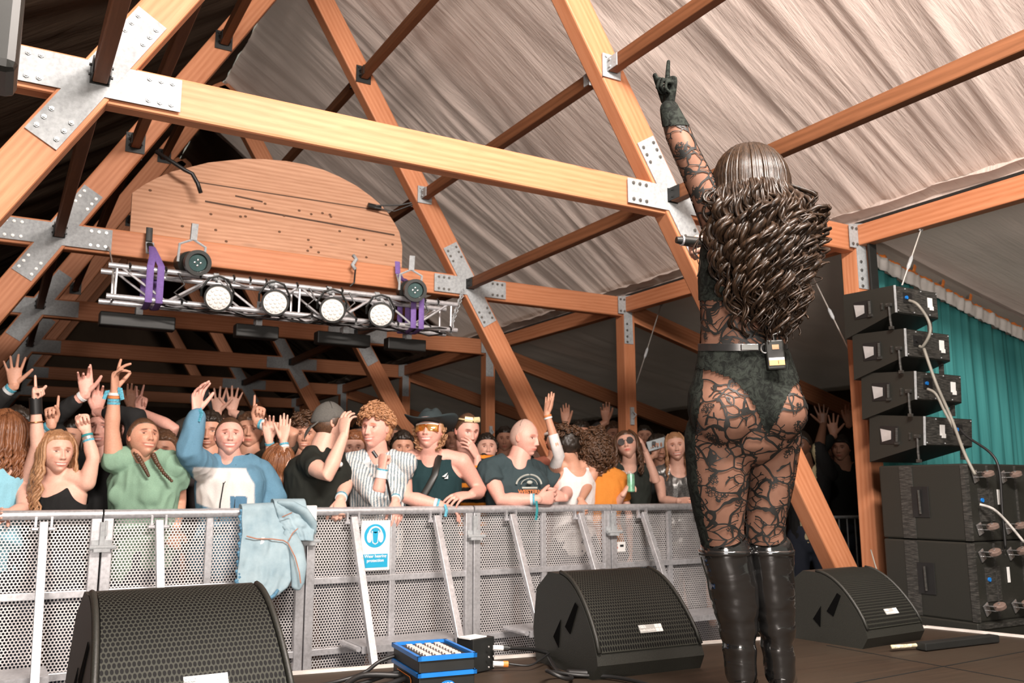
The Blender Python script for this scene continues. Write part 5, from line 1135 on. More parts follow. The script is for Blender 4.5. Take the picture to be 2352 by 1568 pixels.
a.shirt('fleece', (.2, .4, .5), frac={-1: .86, 1: .9}, long=True, r=.080, inf=.035, colf=fleece, wr=(.008, 7), scoop=(.055, .10, .085), voxel=.0095); a.trousers()
a.cap('brown', thick=.012, line=.30, sides=.03, nape=-.36, lump=.003, seed=5)
mb = MB(); N_ = a.N; f_ = a.fwd; S_ = a.side
mb.tube([N_+f_*.11-S_*.05+Vector((0, 0, -.03)), N_+f_*.165-S_*.005+Vector((0, 0, -.13)), N_+f_*.185+S_*.01+Vector((0, 0, -.16))], .0045, 6); mb.tube([N_+f_*.11+S_*.07+Vector((0, 0, -.02)), N_+f_*.17+S_*.04+Vector((0, 0, -.12)), N_+f_*.185+S_*.01+Vector((0, 0, -.16)), N_+f_*.19-S_*.005+Vector((0, 0, -.30)), N_+f_*.18-S_*.01+Vector((0, 0, -.42))], .005, 6); mb.tube([N_+f_*.17+S_*.095+Vector((0, 0, -.27)), N_+f_*.17+S_*.09+Vector((0, 0, -.4))], .004, 6); build('zip', mb, M['rubber'], a.root)
mb = MB(); v_, q_ = tube_mesh([N_+Vector((0, 0, -.035)), N_+Vector((0, 0, .02)), N_+Vector((0, 0, .055))], [(.115, .10), (.088, .088), (.090, .090)], 24, cap=False, up=a.side); mb.add(v_, q_); o = build('collar', mb, plain('blue_collar', (.10, .23, .33), .85), a.root, smooth=True); o.modifiers.new('t', 'SOLIDIFY').thickness = .008
a.bands(-1, [WH, BL, OR, BL], off=.015, w=.02)
build('ribbon_tail', MB().tube([pt(457, 940, 6.56), pt(462, 950, 6.54), pt(455, 968, 6.54)], (.026, .004), 8), BL, a.root)
# --- man in the grey cap
a = Person('man in a black T-shirt and backwards grey cap shading his eyes', pt(733, 1040, 6.80), side=(RH+Vector((.12, .30, 0))), skin='fair', b=1.06, lean=(.05, 0))
a.arm(-1, pt(790, 1000, 6.50), 'relax', elbow=pt(752, 1092, 6.45), palm=Vector((.9, .5, -.2)), hdir=Vector((.12, .2, 1))); a.sh[-1] = pt(708, 1062, 6.72); a.arms[-1] = (a.sh[-1],)+a.arms[-1][1:]
a.arm(1, pt(782, 1148, 6.56), 'grip', elbow=pt(795, 1108, 6.78), hdir=Vector((-.2, -.6, -.75)), palm=Vector((0, .8, -.6))); a.sh[1] = pt(778, 1060, 6.95); a.arms[1] = (a.sh[1],)+a.arms[1][1:]
a.body(pt(760, 972, 6.80), yaw=112, pitch=4, hs=.238, smile=.3); a.shirt('black_tshirt', (.022, .024, .02), frac={-1: .42, 1: .5}, r=.066, inf=.026, scoop=(.05, .07, .06)); a.trousers()
a.cap('brown', thick=.014, line=.2, sides=-.1, nape=-.36, lump=.003, seed=6)
F = a.F; v, f = hair_cap(a.hv, a.hf, a.hd, thick=.045, line=.12, sides=.10, nape=.02, lump=.004); ct = plain('grey_cap_felt', (.105, .10, .09), .9, 0, .15, 120); mb = MB(); mb.add(F.w(v), f)
cp = build('cap', mb, ct, a.root, smooth=True); mb = MB(); mb.prism([F.p(x, -.36-.30*math.sqrt(max(0, 1-(x/.27)**2)), .02-.42*(1-abs(x)/.5)*math.sqrt(max(0, 1-(x/.27)**2))) for x in np.linspace(-.27, .27, 15)], F.up*.012); build('cap_brim', mb, ct, cp, smooth='auto')
a.bands(1, [WH, BL], off=.03)
o = build('clip_microphone', MB().sphere(pt(781, 1066, 6.60), .022, 12, 8), M['white_plastic'], a.root, smooth=True)
# --- ginger curly hair, striped shirt
def stripes(v):
    s_ = np.array(a.side); q = (v-np.array(a.N)) @ s_; k = (np.sin(q*2*PI/.024) > .30)[:, None]; return np.where(k, np.array([[.20, .28, .33]]), np.array([[.80, .78, .75]]))
a = Person('young man with curly ginger hair in a pale striped shirt', pt(868, 1055, 6.80), skin='pink', b=.98)
a.arm(-1, pt(878, 1080, 6.50), 'fist', elbow=pt(866, 1145, 6.52), palm=Vector((1, .3, 0)), hdir=Vector((.1, .1, 1))); a.arm(1, pt(908, 1150, 6.56), 'relax', elbow=pt(918, 1105, 6.80), hdir=Vector((0, -.5, -.9)), palm=Vector((-.2, .8, -.4)))
a.body(pt(862, 985, 6.74), yaw=-30, pitch=6, hs=.240, smile=.85, brow=(.55, .3, .16), lip=(.95, .5, .45), beard=.0)
a.shirt('striped_shirt', (.7, .7, .7), frac={-1: .10, 1: .75}, long=True, r=.070, inf=.026, colf=stripes, scoop=(.045, .09, .10), voxel=.0058, wr=(.007, 9)); a.trousers()
mb = MB()
for k in (-1, 1): mb.prism([a.N+a.fwd*.115+a.side*k*.015+Vector((0, 0, -.075)), a.N+a.fwd*.08+a.side*k*.075+Vector((0, 0, .035)), a.N+a.fwd*.10+a.side*k*.10+Vector((0, 0, -.035)), a.N+a.fwd*.13+a.side*k*.055+Vector((0, 0, -.10))], a.fwd*.008)
build('collar', mb, plain('pale_collar', (.62, .66, .67), .85), a.root)
a.cap('ginger', thick=.06, line=.26, sides=.10, nape=-.25, lump=.05, lscale=12, seed=7); a.curls('ginger', 420, .026, .0085, .26, 7, zmin=.10)
sh, el, wr = a.arms[-1]; band_ring('white_cuff', wr.lerp(el, .14), el, .046, .06, M['white_plastic'], a.root); band_ring('wristband', wr.lerp(el, -.02), el, .042, .016, BL, a.root); a.bands(1, [WH, BL], off=.02)
build('neck_clip', MB().tube([pt(856, 1036, 6.58), pt(866, 1050, 6.56)], .014, 8), M['rubber'], a.root); build('camera_strap', MB().tube([pt(880, 1085, 6.53), pt(890, 1110, 6.55), pt(898, 1150, 6.56)], (.014, .003), 8), M['rubber'], a.root)
# --- cowboy hat and orange goggles
a = Person('man in a dark cowboy hat, orange mirrored goggles and dark green tank top', pt(990, 1052, 6.80), skin='pink', b=1.10, lean=(.03, 0))
a.arm(-1, pt(1012, 1160, 6.52), 'relax', elbow=pt(934, 1142, 6.66), hdir=Vector((.85, 0, -.25)), palm=Vector((0, .3, -1))); a.arm(1, pt(1082, 1136, 6.50), 'relax', elbow=pt(1104, 1128, 6.72), hdir=Vector((-1, -.1, -.12)), palm=Vector((0, .5, -1)))
a.body(pt(987, 990, 6.72), yaw=-16, pitch=14, hs=.238, smile=.9, brow=(.5, .3, .2), eyes=0, lip=(.95, .5, .5)); a.tank('dark_tank_top', (.018, .045, .05), hole=.088, scoop=(.075, .12, .10), inf=.020); a.trousers()
a.cap('blond', thick=.03, line=.22, sides=-.05, nape=-.40, seed=8, lump=.02); a.curls('blond', 50, .025, .008, .15, 9, zmin=-.45, zmax=.05)
F = a.F; hat = plain('dark_teal_felt', (.022, .035, .038), .85, 0, .12, 80); v, f = hair_cap(a.hv, a.hf, a.hd, thick=.07, line=.17, sides=.17, nape=.17, lump=.0); v = v.copy(); v[:, 2] = np.where(v[:, 2] > .3, v[:, 2]*1.30-.05-.10*np.exp(-(v[:, 0]/.10)**2)*(v[:, 2] > .4), v[:, 2])
mb = MB(); mb.add(F.w(v), f); h_ = build('cowboy_hat', mb, hat, a.root, smooth=True); mb = MB(); vs = []
for j in range(8):
    for i in range(48):
        g = 2*PI*i/48; r = .35+.34*j/7; vs.append(F.p(r*math.cos(g)*.98, r*math.sin(g)*1.05-.03, .20+.16*(j/7)**2*abs(math.cos(g))**2*1.6-.05*(j/7)*abs(math.sin(g))))
mb.add(vs, [(j*48+i, j*48+(i+1) % 48, (j+1)*48+(i+1) % 48, (j+1)*48+i) for j in range(7) for i in range(48)]); o = build('hat_brim', mb, hat, h_, smooth=True); o.modifiers.new('t', 'SOLIDIFY').thickness = .010
mb = MB(); mb.tube([F.p(.37*math.cos(g), .42*math.sin(g)-.02, .235) for g in np.linspace(0, 2*PI, 33)[:-1]], .010, 6, closed=True, cap=False); build('hat_band', mb, plain('pink_grey_band', (.45, .30, .28), .7), h_)
mb = MB(); vs = []
for j in range(7):
    for i in range(25):
        u = (i/24-.5)*2; w_ = (j/6-.5)*2; vs.append(F.p(.31*math.sin(u*1.15)/math.sin(1.15), .20+.205*math.cos(u*1.15)-.02*w_*w_-.03, -.005+.10*w_-(.05 if w_ < -.5 and abs(u) < .14 else 0)*-1))
t = NT('orange_mirror_lens'); n = t.noise(t.coord((3, 1, 1)), 9, 2); t.set(t.ramp(n, [(.4, (.85, .25, .03)), (.6, (1.0, .55, .20))]), .10, .75); mb.add(vs, [(j*25+i, j*25+i+1, (j+1)*25+i+1, (j+1)*25+i) for j in range(6) for i in range(24)])
gg = build('goggles', mb, t.m, a.root, smooth=True); gg.modifiers.new('t', 'SOLIDIFY').thickness = .006; mb = MB(); mb.tube([F.p(.285*math.sin(u*1.15)/math.sin(1.15), .18+.205*math.cos(u*1.15), .088) for u in np.linspace(-1, 1, 17)], .006, 6); build('goggle_frame', mb, M['white_plastic'], gg)
mb = MB(); mb.tube([a.N+a.side*.075+a.fwd*.10+Vector((0, 0, .02)), a.N+a.side*.05+a.fwd*.185+Vector((0, 0, -.14)), a.N+a.fwd*.205+Vector((0, 0, -.24)), a.N-a.side*.07+a.fwd*.205+Vector((0, 0, -.36)), a.N-a.side*.15+a.fwd*.17+Vector((0, 0, -.52))], (.028, .006), 10, up=a.side); mb.tube([a.N+a.side*.07+a.fwd*.10+Vector((0, 0, -.02)), a.N+a.side*.09-a.fwd*.06+Vector((0, 0, .01)), a.N+a.side*.05-a.fwd*.14+Vector((0, 0, -.1))], (.028, .006), 10, up=a.side); build('cross_body_strap', mb, M['black_plastic'], a.root, smooth=True)
mb = MB(); c = a.N+a.side*.135+a.fwd*.148+Vector((0, 0, -.15)); mb.prism([c+a.side*x+a.fwd*.012+Vector((0, 0, z)) for x, z in ((-.028, -.005), (.018, .028), (.004, .0), (-.004, -.008))], a.fwd*.003); mb.prism([c+a.side*x+Vector((0, 0, z)) for x, z in ((-.012, -.022), (.020, -.022), (.020, .012), (.008, -.010))], a.fwd*.003); build('chest_logo', mb, M['white_plastic'], a.root)
a.bands(-1, [BL, WH], off=.02, w=.02); build('ribbon_tail', MB().tube([pt(1022, 1158, 6.46), pt(1026, 1172, 6.44), pt(1023, 1186, 6.43)], (.012, .003), 8), BL, a.root)
# --- man behind with glasses on his head
def horn(v): h = v[:, 2]; k = (np.sin(h*2*PI/.085) > .45)[:, None]; return np.where(k, np.array([[.75, .25, .03]]), np.array([[.02, .02, .02]]))
a = Person('man with sunglasses pushed up on cropped hair, resting his mouth on his hand', pt(1078, 1062, 7.22), skin='pink', b=1.0)
a.arm(1, pt(1096, 1050, 6.98), 'relax', elbow=pt(1100, 1140, 7.0), palm=Vector((-.5, .9, 0)), hdir=Vector((-.45, 0, .7))); a.rest(-1); a.body(pt(1073, 990, 7.15), yaw=28, pitch=-10, hs=.238, smile=.0, brow=(.2, .12, .08), beard=.12)
a.shirt('striped_top', (.1, .1, .1), colf=horn, long=True, frac=.7, r=.07); a.trousers(); a.cap('brown', thick=.010, line=.27, sides=.02, lump=.002, seed=11)
F = a.F; mb = MB(); mb.tube([F.p(.30*math.sin(u), .30*math.cos(u)+.02, .34) for u in np.linspace(-1.5, 1.5, 14)], .008, 6); mb.tube([F.p(.02, .315, .35), F.p(.23, .24, .36)], (.024, .008), 8); mb.tube([F.p(-.02, .315, .35), F.p(-.23, .24, .36)], (.024, .008), 8); build('sunglasses', mb, plain('cream_frame', (.75, .62, .35), .3), a.root)
# --- bald man
a = Person('bald man in a dark slate T-shirt leaning on the rail with clasped hands', pt(1188, 1068, 6.72), side=(RH+Vector((.05, .22, 0))), skin='pink', b=1.14, lean=(.08, 0))
a.arm(-1, pt(1236, 1146, 6.42), 'relax', elbow=pt(1150, 1148, 6.60), hdir=Vector((.95, 0, .10)), palm=Vector((.2, .9, .1))); a.arm(1, pt(1296, 1142, 6.52), 'grip', elbow=pt(1302, 1128, 6.85), hdir=Vector((-.95, -.25, .15)), palm=Vector((-.2, .7, -.3)))
a.sh[1] = pt(1248, 1092, 6.95); a.arms[1] = (a.sh[1],)+a.arms[1][1:]
a.body(pt(1207, 1006, 6.68), yaw=58, pitch=-2, hs=.245, smile=.05, brow=(.6, .42, .36), lip=(.9, .5, .47)); a.shirt('slate_tshirt', (.050, .075, .082), frac={-1: .52, 1: .50}, r=.074, inf=.032, scoop=(.07, .10, .085)); a.trousers(); a.cap('grey', thick=.004, line=.42, sides=.12, nape=-.30, lump=.001, seed=12)
c = a.N+a.fwd*.205+a.side*.06+Vector((0, 0, -.175)); pr = plain('faded_print', (.40, .42, .38), .8); mb = MB()
for r0, w_ in ((.105, .016), (.068, .007)): mb.tube([c+a.side*(r0*1.05*math.cos(g))+Vector((0, 0, r0*.85*math.sin(g)))-a.fwd*(.10*abs(math.cos(g))**2*r0/.1*.25) for g in np.linspace(.12, PI-.12, 20)], (w_*.5, .004), 8, up=a.fwd.cross(Vector((0, 0, 1))))
mb.sphere(c+Vector((0, 0, .025)), (.028, .012, .016), 12, 8); mb.box(c+Vector((0, 0, -.02)), (.13, .01, .014), Matrix.Rotation(-YAW, 3, 'Z')); build('chest_print', mb, pr, a.root)
lettering('WESTERN', .046, plain('faded_orange_print', (.50, .17, .06), .8), facing(c+a.fwd*.012+Vector((0, 0, -.055)), a.fwd), a.root, 'print_lettering', bold=.002)
a.bands(-1, [BL, WH], off=.035, w=.018); sh, el, wr = a.arms[-1]; band_ring('wristwatch', wr.lerp(el, .22), el, .044, .034, M['rubber'], a.root); build('ribbon_tail', MB().tube([pt(1232, 1150, 6.37), pt(1234, 1170, 6.35), pt(1231, 1194, 6.35)], (.012, .004), 8), TE, a.root)
# --- woman in white with an arm up
a = Person('woman in a white vest seen from behind, dark hair up, one arm raised', pt(1318, 1072, 6.86), side=(RH+Vector((.1, .3, 0))), fem=True, skin='tan')
a.arm(-1, pt(1256, 950, 6.70), 'flat', elbow=pt(1284, 1046, 6.66), palm=Vector((-.8, -.3, .2)), hdir=Vector((.35, .2, 1))); a.arm(1, pt(1334, 1148, 6.55), 'grip', elbow=pt(1352, 1112, 6.80), hdir=Vector((.1, -.6, -.7)), palm=Vector((0, .8, -.4)))
a.body(pt(1300, 1018, 6.84), yaw=-118, pitch=12, hs=.22, smile=.1); a.tank('white_vest', (.86, .82, .80), inf=.018, scoop=(.09, .12, .12)); a.trousers(); a.cap('black', thick=.03, line=.24, seed=13)
build('hair_bun', MB().sphere(pt(1330, 1002, 6.92), (.09, .09, .075), 16, 10), HAIR['brown'], a.root, smooth=True); a.curls('brown', 60, .03, .008, .3, 3, zmin=.1, name='loose_hair')
sh, el, wr = a.arms[-1]; v_, f_ = tube_mesh([el.lerp(sh, .9), el, el.lerp(wr, .5)], [.056, .052, .046], 18, cap=False); mb = MB(); mb.add(v_, f_); build('white_sleeve', mb, plain('sheer_white_mesh', (.75, .72, .70), .8), a.root, smooth=True); a.bands(-1, [OR, WH], off=.02)
# --- curly brown hair, orange shirt, seen from behind
a = Person('person in an orange shirt seen from behind with a mass of curly brown hair', pt(1386, 1088, 6.84), side=(RH*-1), fem=True, skin='fair', b=.80)
a.rest(1).rest(-1); a.body(pt(1370, 1036, 6.84), yaw=165, pitch=0, hs=.225, smile=0); a.shirt('orange_shirt', (.72, .26, .045), frac=.6, r=.066); a.trousers(); a.cap('brown', thick=.14, line=.22, sides=-.3, nape=-.45, lump=.08, lscale=9, seed=14); a.curls('brown', 420, .035, .009, .45, 15, zmin=-.55)
# --- woman with round sunglasses
a = Person('woman with round sunglasses and a hand at her forehead, dark top and denim dungarees', pt(1446, 1080, 6.90), fem=True, skin='fair')
a.arm(1, pt(1482, 1035, 6.78), 'relax', elbow=pt(1508, 1108, 6.72), palm=Vector((-.8, .6, 0)), hdir=Vector((-.45, .1, 1))); a.arm(-1, pt(1432, 1134, 6.62), 'grip', elbow=pt(1408, 1170, 6.8), hdir=Vector((.55, -.1, .75)), palm=Vector((.8, -.3, 0)))
a.body(pt(1440, 1022, 6.84), yaw=-8, pitch=20, roll=-12, hs=.222, smile=.2, brow=(.25, .14, .08), lip=(.9, .35, .35), eyes=0); a.shirt('dark_top', (.03, .035, .03), frac=.35, sl=True, r=.058); a.trousers((.10, .14, .17)); a.cap('brown', thick=.04, line=.27, sides=-.1, seed=16); a.locks('brown', 70, .24, az=(150, 392), amp=.014, r=.011, out=.03, seed=17)
F = a.F; mb = MB()
for k in (-1, 1): v_, f_ = tube_mesh([F.p(k*.135, .335, .0), F.p(k*.135, .352, .0)], .036, 20); mb.add(v_, f_)
g_ = build('round_sunglasses', mb, plain('smoked_mirror', (.25, .28, .30), .12, .8), a.root, smooth='auto'); build('sunglasses_bridge', MB().tube([F.p(-.30, .02, .02), F.p(-.25, .26, .03), F.p(0, .36, .03), F.p(.25, .26, .03), F.p(.30, .02, .02)], .004, 6), M['black_metal'], g_)
mb = MB(); c = a.N+a.fwd*.09-a.side*.04+Vector((0, 0, -.03)); mb.sphere(c-a.side*.035, (.035, .02, .03), 10, 8); mb.sphere(c+a.side*.035, (.035, .02, .03), 10, 8); mb.sphere(c, .014, 8, 6); build('neck_bow', mb, plain('pale_patterned_scarf', (.60, .48, .42), .8, 0, .5, 60), a.root, smooth=True)
# the can in her hand
c = pt(1449, 1108, 6.58); dn = empty('drink_can', c, 'green and white drinks can held by the woman in round sunglasses', 'can')
build('can_body', MB().tube([c+Vector((0, 0, -.085)), c+Vector((0, 0, -.078)), c+Vector((0, 0, .065)), c+Vector((0, 0, .078))], [.030, .036, .036, .030], 24), plain('mint_can', (.25, .55, .36), .3, .3, .4, 24), dn, smooth='auto'); build('can_lid', MB().tube([c+Vector((0, 0, .078)), c+Vector((0, 0, .083))], .030, 24), M['alu'], dn); build('pull_tab', MB().box(c+Vector((0, 0, .086)), (.012, .024, .003)), M['alu'], dn)
# --- woman in the sequin top at the right end
a = Person('smiling fair woman in a grey sequined top, right before the performer\'s thigh', pt(1556, 1082, 6.90), fem=True, skin='fair')
a.arm(1, pt(1590, 1158, 6.62), 'relax', elbow=pt(1600, 1130, 6.9)); a.arm(-1, pt(1560, 1150, 6.66), 'relax', elbow=pt(1522, 1148, 6.85), hdir=Vector((1, 0, -.1)))
a.body(pt(1552, 1026, 6.84), yaw=4, pitch=8, roll=-6, hs=.225, smile=.85, brow=(.5, .3, .2), lip=(.95, .5, .5)); sq = tinted('grey_sequins', .25, (.5, .5, .5), 0, 150, .75, .6, .9); sq.node_tree.nodes['Principled BSDF'].inputs['Metallic'].default_value = .5
a.shirt('sequin_top', (.30, .30, .29), mat=sq, sl=False, scoop=(.09, .12, .11)); a.trousers(); a.cap('blond', thick=.025, line=.26, sides=-.05, seed=18, lump=.01); a.locks('blond', 40, .25, az=(152, 388), amp=.010, r=.010, out=.0, seed=19)
# --- blonde woman between the fleece and the grey cap
a = Person('long-haired woman half hidden between the fleece wearer and the grey capped man', pt(645, 1115, 7.0), fem=True, skin='fair'); a.arm(1, pt(651, 1012, 6.95), 'flat', palm=Vector((-.6, -.8, 0)), hdir=Vector((.05, 0, 1)), elbow=pt(660, 1070, 6.9)); a.arm(-1, pt(618, 1010, 7.05), 'relax', elbow=pt(625, 1060, 7.1), hdir=Vector((-.1, 0, 1)))
a.body(pt(640, 1065, 7.0), yaw=20, pitch=-25, hs=.225, smile=.2); a.shirt('brown_top', (.10, .06, .04)); a.cap('auburn', thick=.05, line=.2, sides=-.1, seed=20); a.locks('auburn', 70, .30, az=(20, 420), r=.012, out=.03, amp=.008, seed=21); a.bands(1, [BL, WH]); a.bands(-1, [BL])
# --- right of the performer
a = Person('man in a pale yellow T-shirt under a dark jacket, right of the performer', pt(1852, 1082, 7.05), side=(RH+Vector((-.1, -.3, 0))), skin='deep', b=1.05); a.arm(1, pt(1891, 975, 6.95), 'open', elbow=pt(1880, 1035, 6.9), hdir=Vector((.05, .1, 1))); a.rest(-1)
def jacket(v): q = np.abs((v-np.array(a.N)) @ np.array(a.side)); C = np.tile(np.array([[.02, .02, .02]]), (len(v), 1)); C[(q < .10)] = (.58, .50, .30); return C
a.body(pt(1840, 1022, 7.0), yaw=-30, pitch=0, hs=.23, smile=.2, brow=(.15, .12, .1), lip=(.8, .5, .5), beard=.3); a.shirt('open_jacket', (.02, .02, .02), colf=jacket, long=True, frac=.2, r=.07); a.trousers(); a.cap('black', thick=.04, line=.22, sides=0, lump=.01, seed=22)
build('neck_chain', MB().tube([a.N+a.side*(.07*math.cos(g))+a.fwd*.155+Vector((0, 0, -.04-.12*math.sin(g))) for g in np.linspace(0, PI, 14)], .003, 6), M['steel_cable'], a.root)
a = Person('dark-clothed person with both arms up beside the loudspeaker stack', pt(1938, 1075, 7.2), skin='tan', b=1.1); a.arm(-1, pt(1915, 1000, 7.1), 'open', hdir=Vector((-.1, 0, 1))); a.arm(1, pt(1950, 975, 7.1), 'relax', hdir=Vector((.2, 0, 1)))
a.body(pt(1932, 1030, 7.15), yaw=-20, pitch=5, hs=.23, smile=.2); a.shirt('black_hoodie', (.02, .022, .02), long=True, frac=.75, r=.075); a.trousers(); a.cap('black', thick=.05, line=.2, seed=23)

# --- second row and the crowd behind: (x, y of the head, Y, hair, style, skin, shirt colour, arm hands, label)
rows = [
 (38, 985, 7.35, 'black', 's', 'tan', (.03, .03, .03), [(-1, 32, 885, 7.2, 'open')], 'dark-clothed person at the left edge with an open hand high above the redhead'),
 (165, 1010, 7.45, 'black', 'l', 'tan', (.04, .03, .03), [(-1, 118, 975, 7.1, 'point')], 'person pointing up over the strawberry-haired woman with ribboned wrist'),
 (236, 985, 7.25, 'brown', 's', 'pink', (.02, .02, .02), [(-1, 196, 905, 7.1, 'cross'), (1, 222, 945, 7.2, 'relax')], 'person in black behind the green T-shirt with a bangled wrist raised'),
 (305, 985, 8.2, 'black', 's', 'pink', (.05, .03, .02), [(1, 322, 945, 8.0, 'peace')], 'person whose raised fingers show over the green-shirted woman\'s dark hair'),
 (374, 1035, 7.5, 'brown', 's', 'tan', (.06, .05, .05), [], 'bearded man peering over the green-shirted woman\'s shoulder'),
 (481, 990, 7.45, 'black', 's', 'tan', (.03, .03, .03), [], 'dark-haired man close behind the fleece wearer\'s raised sleeve'),
 (513, 985, 8.1, 'brown', 's', 'fair', (.06, .05, .04), [(-1, 500, 948, 7.9, 'open'), (1, 533, 946, 7.9, 'open')], 'person spreading two open hands above the fleece wearer\'s head'),
 (573, 990, 7.6, 'brown', 's', 'tan', (.05, .04, .03), [(1, 592, 972, 7.4, 'point')], 'person with a bent arm pointing up, right of the fleece wearer\'s head'),
 (700, 1000, 7.7, 'brown', 'c', 'tan', (.05, .05, .05), [], 'curly-haired person low behind the grey capped man\'s shoulder'),
 (812, 1030, 7.5, 'auburn', 'l', 'fair', (.08, .05, .04), [], 'auburn-haired person between the capped man and the ginger youth'),
 (925, 1028, 8.0, 'black', 's', 'tan', (.04, .04, .04), [], 'dark-haired person in the gap between ginger youth and cowboy hat'),
 (1118, 1030, 8.2, 'black', 's', 'fair', (.30, .22, .20), [], 'person in a pale pink top behind the striped man, left of the bald man'),
 (1278, 1012, 7.6, 'black', 's', 'tan', (.35, .12, .08), [], 'person with a pale headband behind the white-vested woman\'s raised sleeve'),
 (1335, 1000, 8.0, 'black', 's', 'tan', (.04, .04, .04), [(-1, 1300, 975, 7.9, 'flat')], 'dark-haired person with a flat hand up, right of the white-sleeved arm'),
 (1410, 1000, 8.4, 'brown', 's', 'tan', (.05, .05, .05), [(-1, 1392, 968, 8.2, 'relax')], 'dim person with an arm out beside the second side post'),
 (1512, 1030, 7.6, 'black', 'l', 'tan', (.05, .06, .06), [(-1, 1505, 1045, 7.3, 'grip')], 'dark-haired person holding a silver phone, left of the sequined top'),
 (75, 1000, 9.0, 'black', 's', 'tan', (.03, .03, .03), [], 'dim person far back between the two raised hands at the left'),
 (275, 1000, 9.3, 'brown', 's', 'tan', (.04, .03, .03), [(1, 300, 935, 9.1, 'relax')], 'dim person far back, right of the straight raised arm'),
 (420, 1005, 9.0, 'black', 's', 'tan', (.05, .05, .05), [], 'dim person far back left of the raised fleece sleeve'),
 (605, 1005, 9.2, 'black', 's', 'fair', (.04, .04, .05), [], 'dim person far back right of the pointing arm'),
 (665, 1000, 9.6, 'brown', 's', 'tan', (.05, .04, .03), [], 'dim person far back left of the fourth frame\'s leg'),
 (830, 1000, 9.4, 'black', 's', 'tan', (.04, .04, .04), [], 'dim person far back behind the ginger youth'),
 (905, 1005, 10.4, 'brown', 's', 'tan', (.05, .05, .04), [], 'dim person far back at the foot of the third frame\'s leg'),
 (1040, 1010, 9.0, 'black', 's', 'tan', (.05, .05, .05), [], 'dim person far back behind the cowboy hat\'s brim'),
 (1160, 1010, 9.3, 'black', 's', 'tan', (.04, .05, .05), [], 'dim person far back beside the third side post'),
 (1240, 1015, 9.6, 'brown', 's', 'fair', (.05, .05, .05), [], 'dim person far back right of the bald head'),
 (1375, 1008, 9.4, 'black', 's', 'tan', (.04, .04, .04), [], 'dim person far back left of the second side post'),
 (1480, 1005, 9.2, 'black', 's', 'tan', (.05, .05, .05), [], 'dim person far back right of the second side post'),
 (1590, 1010, 8.6, 'black', 's', 'tan', (.04, .04, .04), [], 'dim person far back beside the performer\'s hip'),
 (1905, 1040, 8.2, 'black', 's', 'deep', (.03, .03, .03), [], 'dim person behind the two raised-arm figures right of the performer'),
]
for i, (x, y, Y, hr, sty, sk, col, arms, lb) in enumerate(rows):
    fem = sty == 'l'; far = Y > 8.7; Hc = pt(x, y, Y); N_ = Hc-Vector((0, 0, .235 if not fem else .22))
    a = Person(lb, N_, fem=fem, skin=sk, b=.95+.12*((i*37) % 10)/10, voxel=.014 if far else .010)
    for (k, hx, hy, hY, pose) in arms: a.arm(k, pt(hx, hy, hY), pose, hdir=Vector((.06*k, 0, 1)), hint=a.side*k+Vector((0, 0, -.5)))
    a.body(Hc, yaw=((i*53) % 50)-25, pitch=((i*29) % 16)-3, hs=.232, smile=((i*13) % 10)/10, beard=.3 if 'beard' in lb else 0)
    a.shirt('shirt', col, frac=.7, long=(i % 2 == 0), r=.070, voxel=.014); a.cap(hr, thick=.05, line=.25, sides=.0, lump=.045, lscale=11, seed=i)
    if sty == 'l': a.locks(hr, 36, .25, az=(150, 390), r=.014, out=.02, seed=i)
    if sty == 'c': a.curls(hr, 160, .035, .010, .3, i, zmin=-.1)
    if i in (0, 1, 2, 7): a.bands(arms[0][0], [BL, WH] if i != 2 else [WH], off=.03, w=.02)
    if i == 12: build('headband', MB().tube([a.F.p(.36*math.cos(g), .40*math.sin(g)-.02, .20) for g in np.linspace(0, 2*PI, 33)[:-1]], .018, 8, closed=True, cap=False), M['white_plastic'], a.root, smooth=True)
c = pt(1508, 1020, 7.25); ph = empty('mobile_phone', c, 'silver phone held up by the dark-haired person left of the sequined top', 'phone'); rr_ = Matrix.Rotation(-YAW, 3, 'Z')
build('phone_case', MB().box(c, (.105, .012, .20), rr_ @ Matrix.Rotation(1.3, 3, 'Y'), bev=.005), plain('silver_phone', (.35, .40, .42), .3, .3), ph); build('phone_camera', MB().box(c+Vector((-.05, -.02, .01)), (.035, .014, .035), rr_), M['black_plastic'], ph)
# steel pedestrian barrier beyond, right of the performer
pb = empty('pedestrian_barrier', (7.2, 7.0, G), 'dull steel tube barrier in the dark right of the timber leg', 'barrier'); A_ = pt(1890, 1210, 6.75); x0 = A_.x
for nm, pts in (('barrier_frame', [(x0, 6.75, G+.08), (x0, 6.75, .26), (x0+.03, 6.75, .33), (x0+.10, 6.75, .36), (x0+1.6, 6.75, .36), (x0+1.7, 6.75, .26), (x0+1.7, 6.75, G+.08)]), ('lower_tube', [(x0, 6.75, -.30), (x0+1.7, 6.75, -.30)])): build(nm, MB().tube(pts, .018, 10), M['galv'], pb, smooth=True)
for i in range(12): build('upright_bar', MB().tube([(x0+.13*(i+1), 6.75, -.30), (x0+.13*(i+1), 6.75, .35)], .008, 6), M['galv'], pb)
for q in (.2, 1.5): build('foot', MB().box((x0+q, 6.75, G+.05), (.05, .6, .10)), M['galv'], pb)
